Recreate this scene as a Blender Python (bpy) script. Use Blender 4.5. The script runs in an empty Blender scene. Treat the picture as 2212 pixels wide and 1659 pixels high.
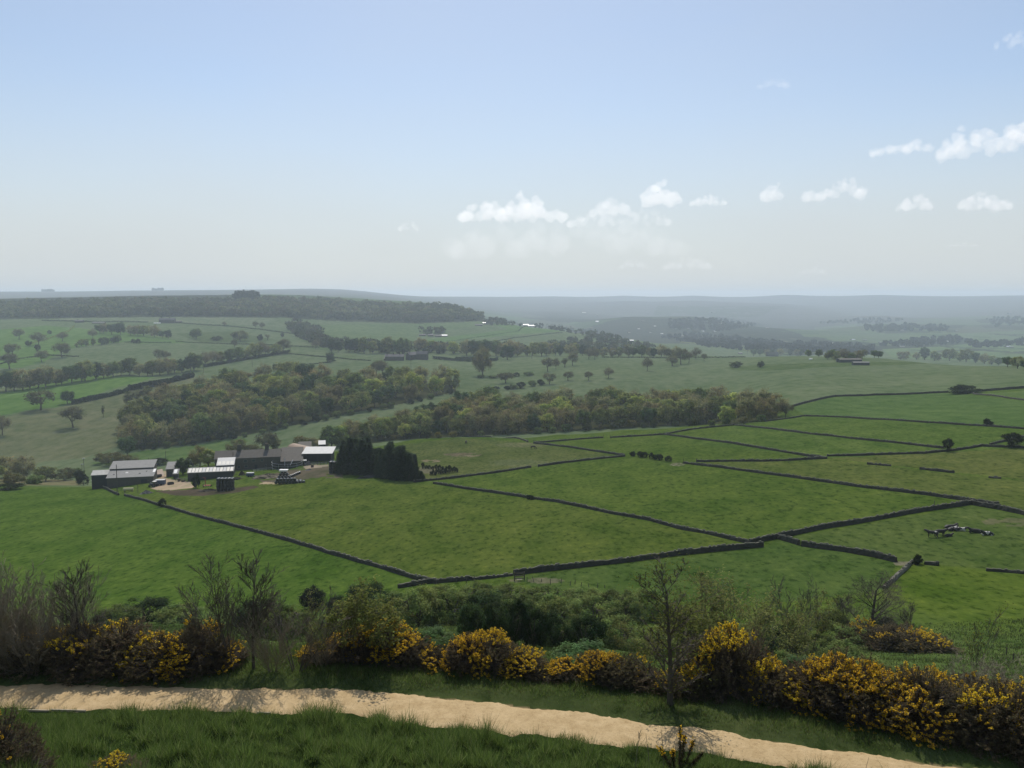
import bpy, math, random
import numpy as np
from mathutils import Vector, Matrix
S = bpy.context.scene
COL = S.collection
R = math.radians
# ------------------------------------------------------------------ camera, sky, sun, exposure
CZ = 60.0
F = 1805.0            # focal length in the 2212 x 1659 units used for all picture measurements below
PITCH = R(6.0)
cam_d = bpy.data.cameras.new('camera'); cam = bpy.data.objects.new('camera', cam_d); COL.objects.link(cam)
cam.location = (0, 0, CZ); cam.rotation_euler = (R(90) - PITCH, 0, 0)
cam_d.sensor_fit = 'HORIZONTAL'; cam_d.sensor_width = 36.0; cam_d.lens = 36.0 * F / 2212.0
cam_d.clip_start = 0.1; cam_d.clip_end = 90000.0
S.camera = cam
SUN_EL, SUN_AZ = R(50.0), R(-3.0)      # azimuth measured from +Y (view axis), positive to the right
W = bpy.data.worlds.new('World'); S.world = W; W.use_nodes = True
wn, wl = W.node_tree.nodes, W.node_tree.links
wn.clear()
sky = wn.new('ShaderNodeTexSky'); sky.sky_type = 'NISHITA'; sky.sun_disc = False
sky.sun_elevation = SUN_EL; sky.sun_rotation = SUN_AZ
sky.altitude = 200.0; sky.air_density = 1.0; sky.dust_density = 0.7; sky.ozone_density = 2.0
SKY_STRENGTH = 0.11
bg = wn.new('ShaderNodeBackground'); bg.inputs['Strength'].default_value = SKY_STRENGTH
wo = wn.new('ShaderNodeOutputWorld')
# thin milky veil over the clear sky, thickest low down (a hazy spring day)
wg = wn.new('ShaderNodeTexCoord'); wx_ = wn.new('ShaderNodeSeparateXYZ'); wl.new(wg.outputs['Generated'], wx_.inputs[0])
wm = wn.new('ShaderNodeMapRange'); wl.new(wx_.outputs['Z'], wm.inputs['Value']); wm.inputs['From Max'].default_value = .25; wm.inputs['To Min'].default_value = .92; wm.inputs['To Max'].default_value = .22; wm.interpolation_type = 'SMOOTHSTEP'
wi = wn.new('ShaderNodeMix'); wi.data_type = 'RGBA'; wi.inputs[7].default_value = (.60 / SKY_STRENGTH, .632 / SKY_STRENGTH, .652 / SKY_STRENGTH, 1)
wnz = wn.new('ShaderNodeTexNoise'); wnz.inputs['Scale'].default_value = 2.2; wnz.inputs['Detail'].default_value = 5; wmp = wn.new('ShaderNodeMapping'); wmp.inputs['Scale'].default_value = (1, 1, 3.2); wl.new(wg.outputs['Generated'], wmp.inputs['Vector']); wl.new(wmp.outputs[0], wnz.inputs['Vector'])
wa = wn.new('ShaderNodeMath'); wa.operation = 'MULTIPLY_ADD'; wl.new(wnz.outputs['Fac'], wa.inputs[0]); wa.inputs[1].default_value = .36; wa.inputs[2].default_value = -.18
wb = wn.new('ShaderNodeMath'); wb.operation = 'ADD'; wb.use_clamp = True; wl.new(wm.outputs[0], wb.inputs[0]); wl.new(wa.outputs[0], wb.inputs[1])
wl.new(wb.outputs[0], wi.inputs[0]); wl.new(sky.outputs['Color'], wi.inputs[6])
wl.new(wi.outputs[2], bg.inputs['Color']); wl.new(bg.outputs[0], wo.inputs['Surface'])
sun_d = bpy.data.lights.new('sun', 'SUN'); sun = bpy.data.objects.new('sun', sun_d); COL.objects.link(sun)
sun_d.energy = 3.7; sun_d.angle = R(0.55); sun_d.color = (1.0, 0.93, 0.82)
sdir = Vector((math.sin(SUN_AZ) * math.cos(SUN_EL), math.cos(SUN_AZ) * math.cos(SUN_EL), math.sin(SUN_EL)))
sun.rotation_euler = sdir.to_track_quat('Z', 'Y').to_euler(); sun.location = (0, -20, 200)
S.view_settings.view_transform = 'Standard'; S.view_settings.look = 'None'
S.view_settings.exposure = 0.08; S.view_settings.gamma = 1.0
cy = S.cycles
cy.use_denoising = True; cy.max_bounces = 6; cy.diffuse_bounces = 2; cy.glossy_bounces = 2
cy.transmission_bounces = 3; cy.volume_bounces = 6; cy.transparent_max_bounces = 8
cy.caustics_reflective = False; cy.caustics_refractive = False
HAZE_DENSITY = 1.3e-4
HAZE_COLOR = (0.74, 0.865, 1.0)

# ------------------------------------------------------------------ small helpers
rng = np.random.default_rng(7)
def vnoise(x, y, seed=0):
    x = np.asarray(x, float); y = np.asarray(y, float)
    xi = np.floor(x).astype(np.int64); yi = np.floor(y).astype(np.int64)
    fx = x - xi; fy = y - yi
    fx = fx * fx * (3 - 2 * fx); fy = fy * fy * (3 - 2 * fy)
    def h(a, b):
        n = (a * 374761393 + b * 668265263 + seed * 974634777) & 0xffffffff
        n = ((n ^ (n >> 13)) * 1274126177) & 0xffffffff
        n = n ^ (n >> 16)
        return (n & 0xffff) / 65535.0
    return (h(xi, yi) * (1 - fx) + h(xi + 1, yi) * fx) * (1 - fy) + (h(xi, yi + 1) * (1 - fx) + h(xi + 1, yi + 1) * fx) * fy
def fbm(x, y, seed=0, o=3):
    s = 0; a = 1.0; t = 0
    for k in range(o):
        s = s + a * vnoise(np.asarray(x) * 2 ** k, np.asarray(y) * 2 ** k, seed + k * 17); t += a; a *= .5
    return s / t
def sstep(a, b, x):
    t = np.clip((x - a) / (b - a), 0, 1); return t * t * (3 - 2 * t)
def dirs(x, y):
    """picture position -> world direction (right, forward, up), not normalised"""
    xx = (np.asarray(x, float) - 1106.0) / F; yy = (829.5 - np.asarray(y, float)) / F
    return xx, math.cos(PITCH) + yy * math.sin(PITCH), -math.sin(PITCH) + yy * math.cos(PITCH)

# ------------------------------------------------------------------ terrain: a real height field, h(x, y) relative to the eye
PATH_Z = -16.0
_top = [(-700,1486),(-300,1482),(0,1480),(300,1484),(600,1483),(900,1497),(1100,1517),(1300,1545),(1500,1577),(1700,1602),(1900,1630),(2050,1648),(2212,1668),(2600,1715)]
_bot = [(-700,1542),(-300,1537),(0,1535),(200,1537),(400,1540),(600,1541),(750,1546),(900,1562),(1100,1587),(1300,1608),(1450,1625),(1600,1645),(1700,1659),(1900,1690),(2212,1738),(2600,1790)]
def _flat(lst):
    a = np.array(lst, float); dx, dy, dz = dirs(a[:, 0], a[:, 1]); s = PATH_Z / dz
    return dx * s, dy * s
_tx, _ty = _flat(_top); _bx, _by = _flat(_bot)
def path_far(x): return np.interp(x, _tx, _ty)
def path_near(x): return np.interp(x, _bx, _by)
PA, PB, PC = -40.65, 0.078, -0.075       # the sheet of pasture below the hill
def h_near(x, y):
    pf = path_far(x); pn = path_near(x)
    q = np.maximum(pn - y - .15, 0)
    up = np.minimum(PATH_Z + .25 * q + .00886 * q * q, -1.7)
    p = np.maximum(y - pf, 0)
    dn = PATH_Z + .10 * sstep(0, .8, p) - .03 * p - .37 * np.maximum(p - 3.5, 0) * sstep(2.5, 8, p)
    plane = PA + PB * x + PC * y
    k = 4.0
    d = dn - plane
    sm = plane + np.where(d > 30, d, k * np.log1p(np.exp(np.clip(d / k, -40, 40))))
    far = np.where(y > pn, sm, up)
    # tussocks on the rough grass either side of the path
    rough = sstep(.2, 1.2, q) * (1 - sstep(25, 29, q))
    lump = (fbm(x * .9, y * .9, 3) - .5) * .85 + (fbm(x * 2.3, y * 2.3, 9) - .5) * .34
    bank = sstep(.5, 2.5, p) * (1 - sstep(60, 110, p))
    lump2 = (fbm(x * .5, y * .5, 5) - .5) * .5
    return far + rough * lump + bank * lump2
_C = {
-600: [(1045,390),(1052,450),(1000,600),(940,680),(880,800),(840,930),(790,1150),(750,1400),(710,1750),(690,2000),(652,2500),(645,2800),(650,3800),(640,5500),(631,8000),(640,10500)],
0: [(1045,390),(1052,450),(1000,600),(940,680),(880,800),(840,930),(790,1150),(750,1400),(710,1750),(690,2000),(652,2500),(645,2800),(654,3800),(642,5500),(630,8000),(640,10500)],
300: [(1040,355),(1046,430),(995,560),(950,640),(890,780),(835,920),(785,1150),(745,1400),(705,1750),(684,2000),(646,2500),(640,2800),(646,3800),(637,5500),(628,8000),(640,10500)],
450: [(1004,395),(1011,450),(965,600),(920,690),(860,830),(810,1020),(770,1250),(738,1500),(706,1800),(684,2020),(645,2550),(638,2850),(648,3800),(635,5500),(627,8000),(640,10500)],
600: [(985,405),(991,460),(945,600),(900,690),(830,900),(790,1100),(760,1300),(735,1550),(708,1850),(685,2050),(643,2600),(637,2900),(646,3800),(634,5500),(626,8000),(640,10500)],
740: [(974,420),(980,470),(930,600),(880,700),(830,850),(790,1080),(765,1250),(735,1600),(715,1850),(694,2150),(650,2650),(643,2950),(648,3800),(635,5500),(626,8000),(640,10500)],
900: [(950,440),(958,510),(905,630),(865,730),(820,900),(790,1080),(768,1250),(745,1550),(722,1900),(698,2200),(654,2700),(653,2850),(670,3600),(652,5500),(640,8000),(645,10500)],
985: [(946,440),(954,510),(902,625),(862,735),(820,900),(790,1080),(769,1250),(746,1550),(723,1920),(698,2230),(669,2600),(670,2800),(685,3400),(672,4800),(655,6500),(641,8500),(645,10800)],
1050: [(944,440),(952,510),(900,620),(860,740),(820,900),(790,1080),(770,1250),(748,1550),(725,1950),(697,2300),(690,2450),(702,3000),(692,4200),(668,6000),(641,9000),(645,11000)],
1200: [(940,440),(948,510),(900,600),(855,740),(815,900),(785,1120),(770,1300),(758,1600),(735,1950),(713,2350),(722,2900),(708,4000),(680,5500),(655,7500),(640,9500),(645,11000)],
1350: [(930,435),(936,500),(890,600),(852,740),(812,880),(785,1100),(769,1300),(762,1600),(742,1950),(732,2150),(740,2700),(725,3400),(686,4300),(695,5100),(668,6400),(650,7800),(656,8400),(639,9700),(645,11000)],
1500: [(920,430),(926,500),(885,600),(850,740),(812,880),(785,1080),(768,1300),(775,1700),(760,2050),(742,2700),(720,3500),(684,4300),(694,5100),(668,6400),(649,7800),(655,8400),(639,9700),(645,11000)],
1700: [(900,440),(870,510),(845,600),(815,730),(785,920),(770,1080),(785,1500),(765,2200),(742,2900),(722,3500),(710,4000),(716,4600),(680,5900),(657,7600),(661,8200),(637,9700),(645,11000)],
1900: [(890,430),(853,540),(830,620),(805,740),(782,900),(774,1000),(792,1400),(768,2200),(745,2900),(718,3700),(700,4100),(707,4700),(682,5600),(688,6300),(658,7800),(637,9700),(645,11000)],
2212: [(845,480),(820,570),(800,680),(792,760),(808,1000),(790,1600),(765,2300),(740,3000),(710,4000),(685,5200),(660,7000),(638,9500),(645,11000)],
2800: [(845,480),(820,570),(800,680),(792,760),(808,1000),(790,1600),(765,2300),(740,3000),(710,4000),(685,5200),(660,7000),(638,9500),(645,11000)],
}
_cp = []
for x, lst in _C.items():
    for y, Y in lst + [(652, 14500)]:
        dx, dy, dz = dirs(x, y); s = Y / dy
        X = dx * s; r = math.hypot(X, Y); _cp.append((math.atan2(X, Y), math.log(r), dz * s / r))
    x1 = lst[0][1]
    for Y in (150, 190, 240, 290, 330, 370, 410):
        if Y < x1 * .93:
            dx, dy, dz = dirs(x, 1100); X = dx / dy * Y; r = math.hypot(X, Y)
            _cp.append((math.atan2(X, Y), math.log(r), (PA + PB * X + PC * Y) / r))
_cp = np.array(_cp)
_P = np.c_[_cp[:, 0] * 3, _cp[:, 1]]
def _ker(d2): return np.where(d2 > 1e-12, .5 * d2 * np.log(np.maximum(d2, 1e-12)), 0)
_n = len(_P)
_d2 = ((_P[:, None] - _P[None]) ** 2).sum(-1)
_A = np.zeros((_n + 3, _n + 3)); _A[:_n, :_n] = _ker(_d2) + np.eye(_n) * 1e-5
_A[:_n, _n] = 1; _A[:_n, _n + 1:] = _P; _A[_n, :_n] = 1; _A[_n + 1:, :_n] = _P.T
_wt = np.linalg.solve(_A, np.r_[_cp[:, 2], 0, 0, 0])
def h_far(az, r):
    q = np.c_[np.clip(az, -.74, .74) * 3, np.log(r)]
    out = np.empty(len(q))
    for i in range(0, len(q), 60000):
        b = q[i:i + 60000]
        d2 = (b[:, :1] - _P[:, 0][None]) ** 2 + (b[:, 1:] - _P[:, 1][None]) ** 2
        out[i:i + 60000] = _ker(d2) @ _wt[:_n] + _wt[_n] + b @ _wt[_n + 1:]
    return out * r
AZ = np.r_[np.linspace(-180, -60, 40, endpoint=False), np.linspace(-60, -37, 60, endpoint=False), np.linspace(-37, 37, 860), np.linspace(37, 60, 61)[1:], np.linspace(60, 180, 41)[1:]]
AZ = np.radians(AZ)
RR = np.exp(np.r_[np.linspace(math.log(1.2), math.log(15), 60, endpoint=False), np.linspace(math.log(15), math.log(3000), 900, endpoint=False), np.linspace(math.log(3000), math.log(14000), 160)])
_az, _rr = np.meshgrid(AZ, RR, indexing='ij')
_x = _rr * np.sin(_az); _y = _rr * np.cos(_az)
H = np.empty_like(_rr)
_w = sstep(190, 270, _rr)
m = _w < 1; H_n = np.zeros_like(H); H_n[m] = h_near(_x[m], _y[m])
m2 = _w > 0; H_f = np.zeros_like(H); H_f[m2] = h_far(_az[m2], _rr[m2])
H = H_n * (1 - _w) + H_f * _w
H += np.where(_rr > 120, (fbm(_x / 45., _y / 45., 21) - .5) * np.clip(_rr * .0032, 0, 1.6), 0) + np.where(_rr > 2600, (fbm(_x / 600., _y / 600., 33, 4) - .5) * np.clip((_rr - 2600) * .008, 0, 26) * (1 - sstep(6500, 9000, _rr)), 0)
LR = np.log(RR)
def _idx(x, y):
    a = np.arctan2(x, y); r = np.clip(np.hypot(x, y), RR[0], RR[-1] * .999)
    fa = np.interp(a, AZ, np.arange(len(AZ))); fr = np.interp(np.log(r), LR, np.arange(len(RR)))
    ia = np.minimum(fa.astype(int), len(AZ) - 2); ir = np.minimum(fr.astype(int), len(RR) - 2)
    return ia, ir, fa - ia, fr - ir
def gz(x, y):
    """ground height (world z) under x, y"""
    x = np.atleast_1d(np.asarray(x, float)); y = np.atleast_1d(np.asarray(y, float))
    ia, ir, u, v = _idx(x, y)
    return CZ + H[ia, ir] * (1 - u) * (1 - v) + H[ia + 1, ir] * u * (1 - v) + H[ia, ir + 1] * (1 - u) * v + H[ia + 1, ir + 1] * u * v
def gz1(x, y): return float(gz(x, y)[0])
def at(x, y):
    """the spot of ground seen at a picture position -> world point"""
    dx, dy, dz = dirs(x, y)
    a = math.atan2(float(dx), float(dy)); t = float(dz) / math.hypot(float(dx), float(dy))
    fa = np.interp(a, AZ, np.arange(len(AZ))); i = min(int(fa), len(AZ) - 2); u = fa - i
    prof = (H[i] * (1 - u) + H[i + 1] * u) / RR
    d = prof - t
    k0 = 75
    hit = np.nonzero((d[k0:-1] < 0) & (d[k0 + 1:] >= 0))[0]
    if len(hit) == 0:
        k = int(np.argmax(prof[k0 + 300:])) + k0 + 300; r = RR[k]
    else:
        k = hit[0] + k0; f = d[k] / (d[k] - d[k + 1]); r = RR[k] + (RR[k + 1] - RR[k]) * f
    X, Y = r * math.sin(a), r * math.cos(a)
    return np.array((X, Y, gz1(X, Y)))
def size_at(p, px):
    """metres covered by px picture units at point p"""
    return px * math.sqrt(p[0] ** 2 + p[1] ** 2 + (p[2] - CZ) ** 2) / math.hypot(F, 0.0)
def in_poly(x, y, poly):
    ins = np.zeros(np.shape(x), bool); n = len(poly)
    for i in range(n):
        x0, y0 = poly[i]; x1, y1 = poly[(i + 1) % n]
        if y0 == y1: continue
        c = ((y0 > y) != (y1 > y)) & (x < (x1 - x0) * (y - y0) / (y1 - y0) + x0)
        ins ^= c
    return ins
def ground_poly(pts, sub=6):
    """closed outline on the ground from picture corners"""
    out = []
    n = len(pts)
    for i in range(n):
        a = np.array(pts[i], float); b = np.array(pts[(i + 1) % n], float)
        k = max(1, int(np.hypot(*(b - a)) / 40))
        for j in range(k):
            p = at(*(a + (b - a) * j / k)); out.append((p[0], p[1]))
    return out

# ------------------------------------------------------------------ materials
def new_mat(name):
    m = bpy.data.materials.new(name); m.use_nodes = True; n = m.node_tree.nodes; n.clear()
    return m, n, m.node_tree.links
def N(n, t, **kw):
    o = n.new(t)
    for k, v in kw.items():
        if k in o.inputs: o.inputs[k].default_value = v
        else: setattr(o, k, v)
    return o
def noise(n, l, vec, scale, detail=4, rough=.55):
    o = N(n, 'ShaderNodeTexNoise'); o.inputs['Scale'].default_value = scale; o.inputs['Detail'].default_value = detail; o.inputs['Roughness'].default_value = rough
    if vec is not None: l.new(vec, o.inputs['Vector'])
    return o.outputs['Fac']
def mathn(n, l, op, a, b=None):
    o = n.new('ShaderNodeMath'); o.operation = op
    for i, v in enumerate((a, b)):
        if v is None: continue
        if isinstance(v, (int, float)): o.inputs[i].default_value = v
        else: l.new(v, o.inputs[i])
    return o.outputs[0]
def ramp(n, l, fac, stops):
    o = n.new('ShaderNodeValToRGB'); e = o.color_ramp.elements
    while len(e) < len(stops): e.new(.5)
    for k, (p, c) in enumerate(stops): e[k].position = p; e[k].color = (*c, 1)
    l.new(fac, o.inputs[0]); return o.outputs[0]
def mixc(n, l, mode, fac, a, b):
    o = n.new('ShaderNodeMix'); o.data_type = 'RGBA'; o.blend_type = mode
    for i, v in ((0, fac), (6, a), (7, b)):
        if isinstance(v, (int, float)): o.inputs[i].default_value = v
        elif isinstance(v, tuple): o.inputs[i].default_value = (*v, 1)
        else: l.new(v, o.inputs[i])
    return o.outputs[2]
def out(n, l, sh):
    o = n.new('ShaderNodeOutputMaterial'); l.new(sh, o.inputs['Surface']); return o
MATS = {}
def plain(name, col, rough=.8, var=.25, scale=1.5, metal=0.0, spec=.3, bump=0.0):
    """surface with its own colour and a little procedural wear"""
    if name in MATS: return MATS[name]
    m, n, l = new_mat(name)
    tc = n.new('ShaderNodeTexCoord'); oi = n.new('ShaderNodeObjectInfo')
    f = noise(n, l, tc.outputs['Object'], scale, 5, .6)
    v = mathn(n, l, 'MULTIPLY_ADD', f, 2 * var); n[-1].inputs[2].default_value = 1 - var
    c = mixc(n, l, 'MULTIPLY', 1.0, col, (1, 1, 1))
    g = n.new('ShaderNodeHueSaturation'); l.new(c, g.inputs['Color']); l.new(v, g.inputs['Value'])
    b = N(n, 'ShaderNodeBsdfPrincipled', Roughness=rough, Metallic=metal); b.inputs['Specular IOR Level'].default_value = spec
    l.new(g.outputs[0], b.inputs['Base Color'])
    if bump:
        bp = N(n, 'ShaderNodeBump', Strength=bump, Distance=.05); l.new(f, bp.inputs['Height']); l.new(bp.outputs[0], b.inputs['Normal'])
    out(n, l, b.outputs[0]); MATS[name] = m; return m
def leaf_mat(name, trans=.35, var=.3, hue=.02):
    """foliage: colour from the mesh, each plant a little different, light passes through"""
    if name in MATS: return MATS[name]
    m, n, l = new_mat(name)
    at_ = N(n, 'ShaderNodeAttribute', attribute_name='Col'); oi = n.new('ShaderNodeObjectInfo')
    hs = n.new('ShaderNodeHueSaturation'); l.new(at_.outputs['Color'], hs.inputs['Color'])
    v = mathn(n, l, 'MULTIPLY_ADD', oi.outputs['Random'], 2 * var); n[-1].inputs[2].default_value = 1 - var; l.new(v, hs.inputs['Value'])
    r2 = mathn(n, l, 'FRACT', mathn(n, l, 'MULTIPLY', oi.outputs['Random'], 37.7))
    h = mathn(n, l, 'MULTIPLY_ADD', r2, 2 * hue); n[-1].inputs[2].default_value = .5 - hue; l.new(h, hs.inputs['Hue'])
    d = n.new('ShaderNodeBsdfDiffuse'); t = n.new('ShaderNodeBsdfTranslucent')
    l.new(hs.outputs[0], d.inputs['Color']); l.new(hs.outputs[0], t.inputs['Color'])
    mx = n.new('ShaderNodeMixShader'); mx.inputs[0].default_value = trans
    l.new(d.outputs[0], mx.inputs[1]); l.new(t.outputs[0], mx.inputs[2])
    out(n, l, mx.outputs[0]); MATS[name] = m; return m
LEAF = leaf_mat('foliage', .5, .25, .008); SPINE = leaf_mat('gorse_foliage', .35, .2, .015); PETAL = leaf_mat('petals', .4, .12, .01)
BLADE = leaf_mat('grass_blades', .5, 0, 0)
BARK = plain('bark', (.10, .085, .068), .9, .35, 3)
PALEBARK = plain('pale_bark', (.24, .205, .15), .9, .35, 3)
STONE = plain('dry_stone', (.052, .050, .042), .95, .6, 1.3, bump=.8, spec=.1)
COPE = plain('sunlit_coping_stone', (.16, .155, .125), .95, .65, .7, spec=.1)  # coping colour lightened to paint the sunlit tops of the walls
WOOD = plain('weathered_wood', (.09, .078, .062), .9, .3, 2)
def ground_mat():
    m, n, l = new_mat('pasture')
    a = N(n, 'ShaderNodeAttribute', attribute_name='Col'); k = N(n, 'ShaderNodeAttribute', attribute_name='lush')
    g = n.new('ShaderNodeNewGeometry'); P = g.outputs['Position']
    mp = N(n, 'ShaderNodeMapping'); mp.inputs['Scale'].default_value = (1, .55, 1); l.new(P, mp.inputs['Vector'])
    n1 = noise(n, l, P, .012, 3); n2 = noise(n, l, mp.outputs[0], .11, 5, .62); n3 = noise(n, l, mp.outputs[0], .75, 5, .65)
    c1 = ramp(n, l, n1, [(.3, (.86, .9, .82)), (.7, (1.14, 1.08, 1.1))])
    c2 = ramp(n, l, n2, [(.34, (.70, .80, .66)), (.5, (1, 1, 1)), (.68, (1.26, 1.16, 1.22))])
    c3 = ramp(n, l, n3, [(.36, (.46, .54, .44)), (.46, (.93, .95, .92)), (.56, (1.02, 1.02, 1.0)), (.68, (1.42, 1.32, 1.3))])
    c3 = mixc(n, l, 'MIX', k.outputs['Fac'], (1, 1, 1), c3)
    c = mixc(n, l, 'MULTIPLY', 1.0, a.outputs['Color'], c1); c = mixc(n, l, 'MULTIPLY', 1.0, c, c2); c = mixc(n, l, 'MULTIPLY', 1.0, c, c3)
    b = N(n, 'ShaderNodeBsdfDiffuse', Roughness=.6)
    l.new(c, b.inputs['Color'])
    bp = N(n, 'ShaderNodeBump', Strength=.7, Distance=.28); l.new(n3, bp.inputs['Height']); l.new(bp.outputs[0], b.inputs['Normal'])
    out(n, l, b.outputs[0]); return m
def path_mat():
    m, n, l = new_mat('sandy_gravel')
    g = n.new('ShaderNodeNewGeometry'); P = g.outputs['Position']
    n1 = noise(n, l, P, 1.9, 6, .7); n2 = noise(n, l, P, 8, 5, .7); n3 = noise(n, l, P, 28, 3, .6)
    c = ramp(n, l, n1, [(.3, (.36, .262, .138)), (.5, (.445, .335, .188)), (.7, (.51, .39, .23))])
    c2 = ramp(n, l, n2, [(.30, (.62, .57, .50)), (.40, (.96, .95, .93)), (.7, (1.07, 1.06, 1.05))])
    c3 = ramp(n, l, n3, [(.27, (.55, .50, .45)), (.36, (.95, .94, .92)), (.5, (1, 1, 1)), (.72, (1.12, 1.12, 1.12))])
    c = mixc(n, l, 'MULTIPLY', 1.0, c, c2); c = mixc(n, l, 'MULTIPLY', 1.0, c, c3)
    b = N(n, 'ShaderNodeBsdfPrincipled', Roughness=.95); b.inputs['Specular IOR Level'].default_value = .1
    l.new(c, b.inputs['Base Color'])
    bp = N(n, 'ShaderNodeBump', Strength=.6, Distance=.04); l.new(n2, bp.inputs['Height']); l.new(bp.outputs[0], b.inputs['Normal'])
    out(n, l, b.outputs[0]); return m

# ------------------------------------------------------------------ mesh and object helpers
class MB:
    """collects shapes and links them as one mesh"""
    def __init__(s): s.v = []; s.f = {3: [], 4: []}; s.n = 0; s.c = []
    def add(s, V, Fc, col=None):
        V = np.asarray(V, np.float32).reshape(-1, 3); Fc = np.asarray(Fc, np.int64)
        s.v.append(V); s.f[Fc.shape[1]].append(Fc + s.n); s.n += len(V)
        c = np.ones((len(V), 4), np.float32)
        if col is not None: c[:, :3] = col
        s.c.append(c)
    def box(s, c, d, rz=0, col=None, top=1.0):
        """box centred on c in x, y with its base at c.z; top < 1 tapers it"""
        x, y, z = np.array(d, float) / (2, 2, 1)
        V = np.array([(-x,-y,0),(x,-y,0),(x,y,0),(-x,y,0),(-x*top,-y*top,z),(x*top,-y*top,z),(x*top,y*top,z),(-x*top,y*top,z)])
        ca, sa = math.cos(rz), math.sin(rz)
        V = np.c_[V[:, 0] * ca - V[:, 1] * sa, V[:, 0] * sa + V[:, 1] * ca, V[:, 2]] + np.array(c, float)
        s.add(V, [(0,3,2,1),(4,5,6,7),(0,1,5,4),(1,2,6,5),(2,3,7,6),(3,0,4,7)], col)
    def tubes(s, p0, p1, r0, r1, k=4, col=None):
        p0 = np.asarray(p0, float).reshape(-1, 3); p1 = np.asarray(p1, float).reshape(-1, 3)
        r0 = np.broadcast_to(np.asarray(r0, float), (len(p0),)); r1 = np.broadcast_to(np.asarray(r1, float), (len(p0),))
        d = p1 - p0; L = np.linalg.norm(d, axis=1, keepdims=True); d = d / np.maximum(L, 1e-9)
        ref = np.where(np.abs(d[:, 2:3]) > .9, np.array([[1., 0, 0]]), np.array([[0, 0, 1.]]))
        a = np.cross(d, ref); a /= np.linalg.norm(a, axis=1, keepdims=True); b = np.cross(d, a)
        th = np.arange(k) * 2 * math.pi / k
        ring = a[:, None] * np.cos(th)[None, :, None] + b[:, None] * np.sin(th)[None, :, None]
        V = np.concatenate([p0[:, None] + ring * r0[:, None, None], p1[:, None] + ring * r1[:, None, None]], 1)
        i = np.arange(k); j = (i + 1) % k
        q = np.stack([i, i + k, j + k, j], 1)
        Fc = (q[None] + (np.arange(len(p0)) * 2 * k)[:, None, None]).reshape(-1, 4)
        cc = None
        if col is not None:
            cc = np.repeat(np.broadcast_to(np.asarray(col, float), (len(p0), 3)), 2 * k, axis=0)
        s.add(V.reshape(-1, 3), Fc, cc)
    def cards(s, c, u, v, col=None):
        """quads centred on c with half axes u, v"""
        V = np.stack([c - u - v, c + u - v, c + u + v, c - u + v], 1)
        Fc = (np.arange(4)[None] + np.arange(len(c))[:, None] * 4)
        s.add(V.reshape(-1, 3), Fc, None if col is None else np.repeat(col, 4, axis=0))
    def spikes(s, b, u, tip, col=None):
        """triangles with base centre b, half width u and apex tip"""
        V = np.stack([b - u, b + u, tip], 1)
        Fc = (np.arange(3)[None] + np.arange(len(b))[:, None] * 3)
        s.add(V.reshape(-1, 3), Fc, None if col is None else np.repeat(col, 3, axis=0))
    def mesh(s, name, mat, smooth=False, color=True):
        me = bpy.data.meshes.new(name)
        V = np.concatenate(s.v) if s.v else np.zeros((0, 3), np.float32)
        fs, ss = [], []
        for k in (3, 4):
            if s.f[k]:
                a = np.concatenate(s.f[k]); fs.append(a.ravel()); ss.append(np.full(len(a), k))
        loops = np.concatenate(fs); sizes = np.concatenate(ss)
        me.vertices.add(len(V)); me.vertices.foreach_set('co', V.ravel())
        me.loops.add(len(loops)); me.loops.foreach_set('vertex_index', loops.astype(np.int32))
        me.polygons.add(len(sizes)); st = np.r_[0, np.cumsum(sizes)[:-1]]
        me.polygons.foreach_set('loop_start', st.astype(np.int32))
        try: me.polygons.foreach_set('loop_total', sizes.astype(np.int32))
        except Exception: pass
        if color:
            ca = me.attributes.new('Col', 'FLOAT_COLOR', 'POINT'); ca.data.foreach_set('color', np.concatenate(s.c).ravel())
        me.polygons.foreach_set('use_smooth', np.full(len(sizes), bool(smooth)))
        me.update(calc_edges=True)
        if mat: me.materials.append(mat)
        return me
    def obj(s, name, mat, parent=None, smooth=False): return link(name, s.mesh(name, mat, smooth), parent)
def link(name, me, parent=None, loc=None, rz=None, sc=None):
    o = bpy.data.objects.new(name, me); COL.objects.link(o)
    if parent: o.parent = parent
    if loc is not None: o.location = [float(q) for q in loc]
    if rz is not None: o.rotation_euler = (0, 0, float(rz))
    if sc is not None: o.scale = [float(q) for q in sc] if hasattr(sc, '__len__') else (float(sc),) * 3
    return o
def tag(o, label=None, cat=None, group=None, kind=None):
    if label: o['label'] = label
    if cat: o['category'] = cat
    if group: o['group'] = group
    if kind: o['kind'] = kind
    return o
def thing(name, label, cat, loc, rz=0.0, sc=1.0, group=None):
    return tag(link(name, None, None, loc, rz, sc), label, cat, group)
ORD = ['first','second','third','fourth','fifth','sixth','seventh','eighth','ninth','tenth','eleventh','twelfth','thirteenth','fourteenth','fifteenth','sixteenth','seventeenth','eighteenth','nineteenth','twentieth'] + ['twenty-' + w for w in ('first','second','third','fourth','fifth','sixth','seventh','eighth','ninth')] + ['thirtieth']
def unit(n, r=rng):
    a = r.normal(size=(n, 3)); return a / np.linalg.norm(a, axis=1, keepdims=True)
def jit(col, n, r, a=.25, h=.08):
    c = np.asarray(col, float)[None] * (1 + r.uniform(-a, a, (n, 1))) * (1 + r.uniform(-h, h, (n, 3)))
    return np.clip(c, 0, 1)
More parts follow.
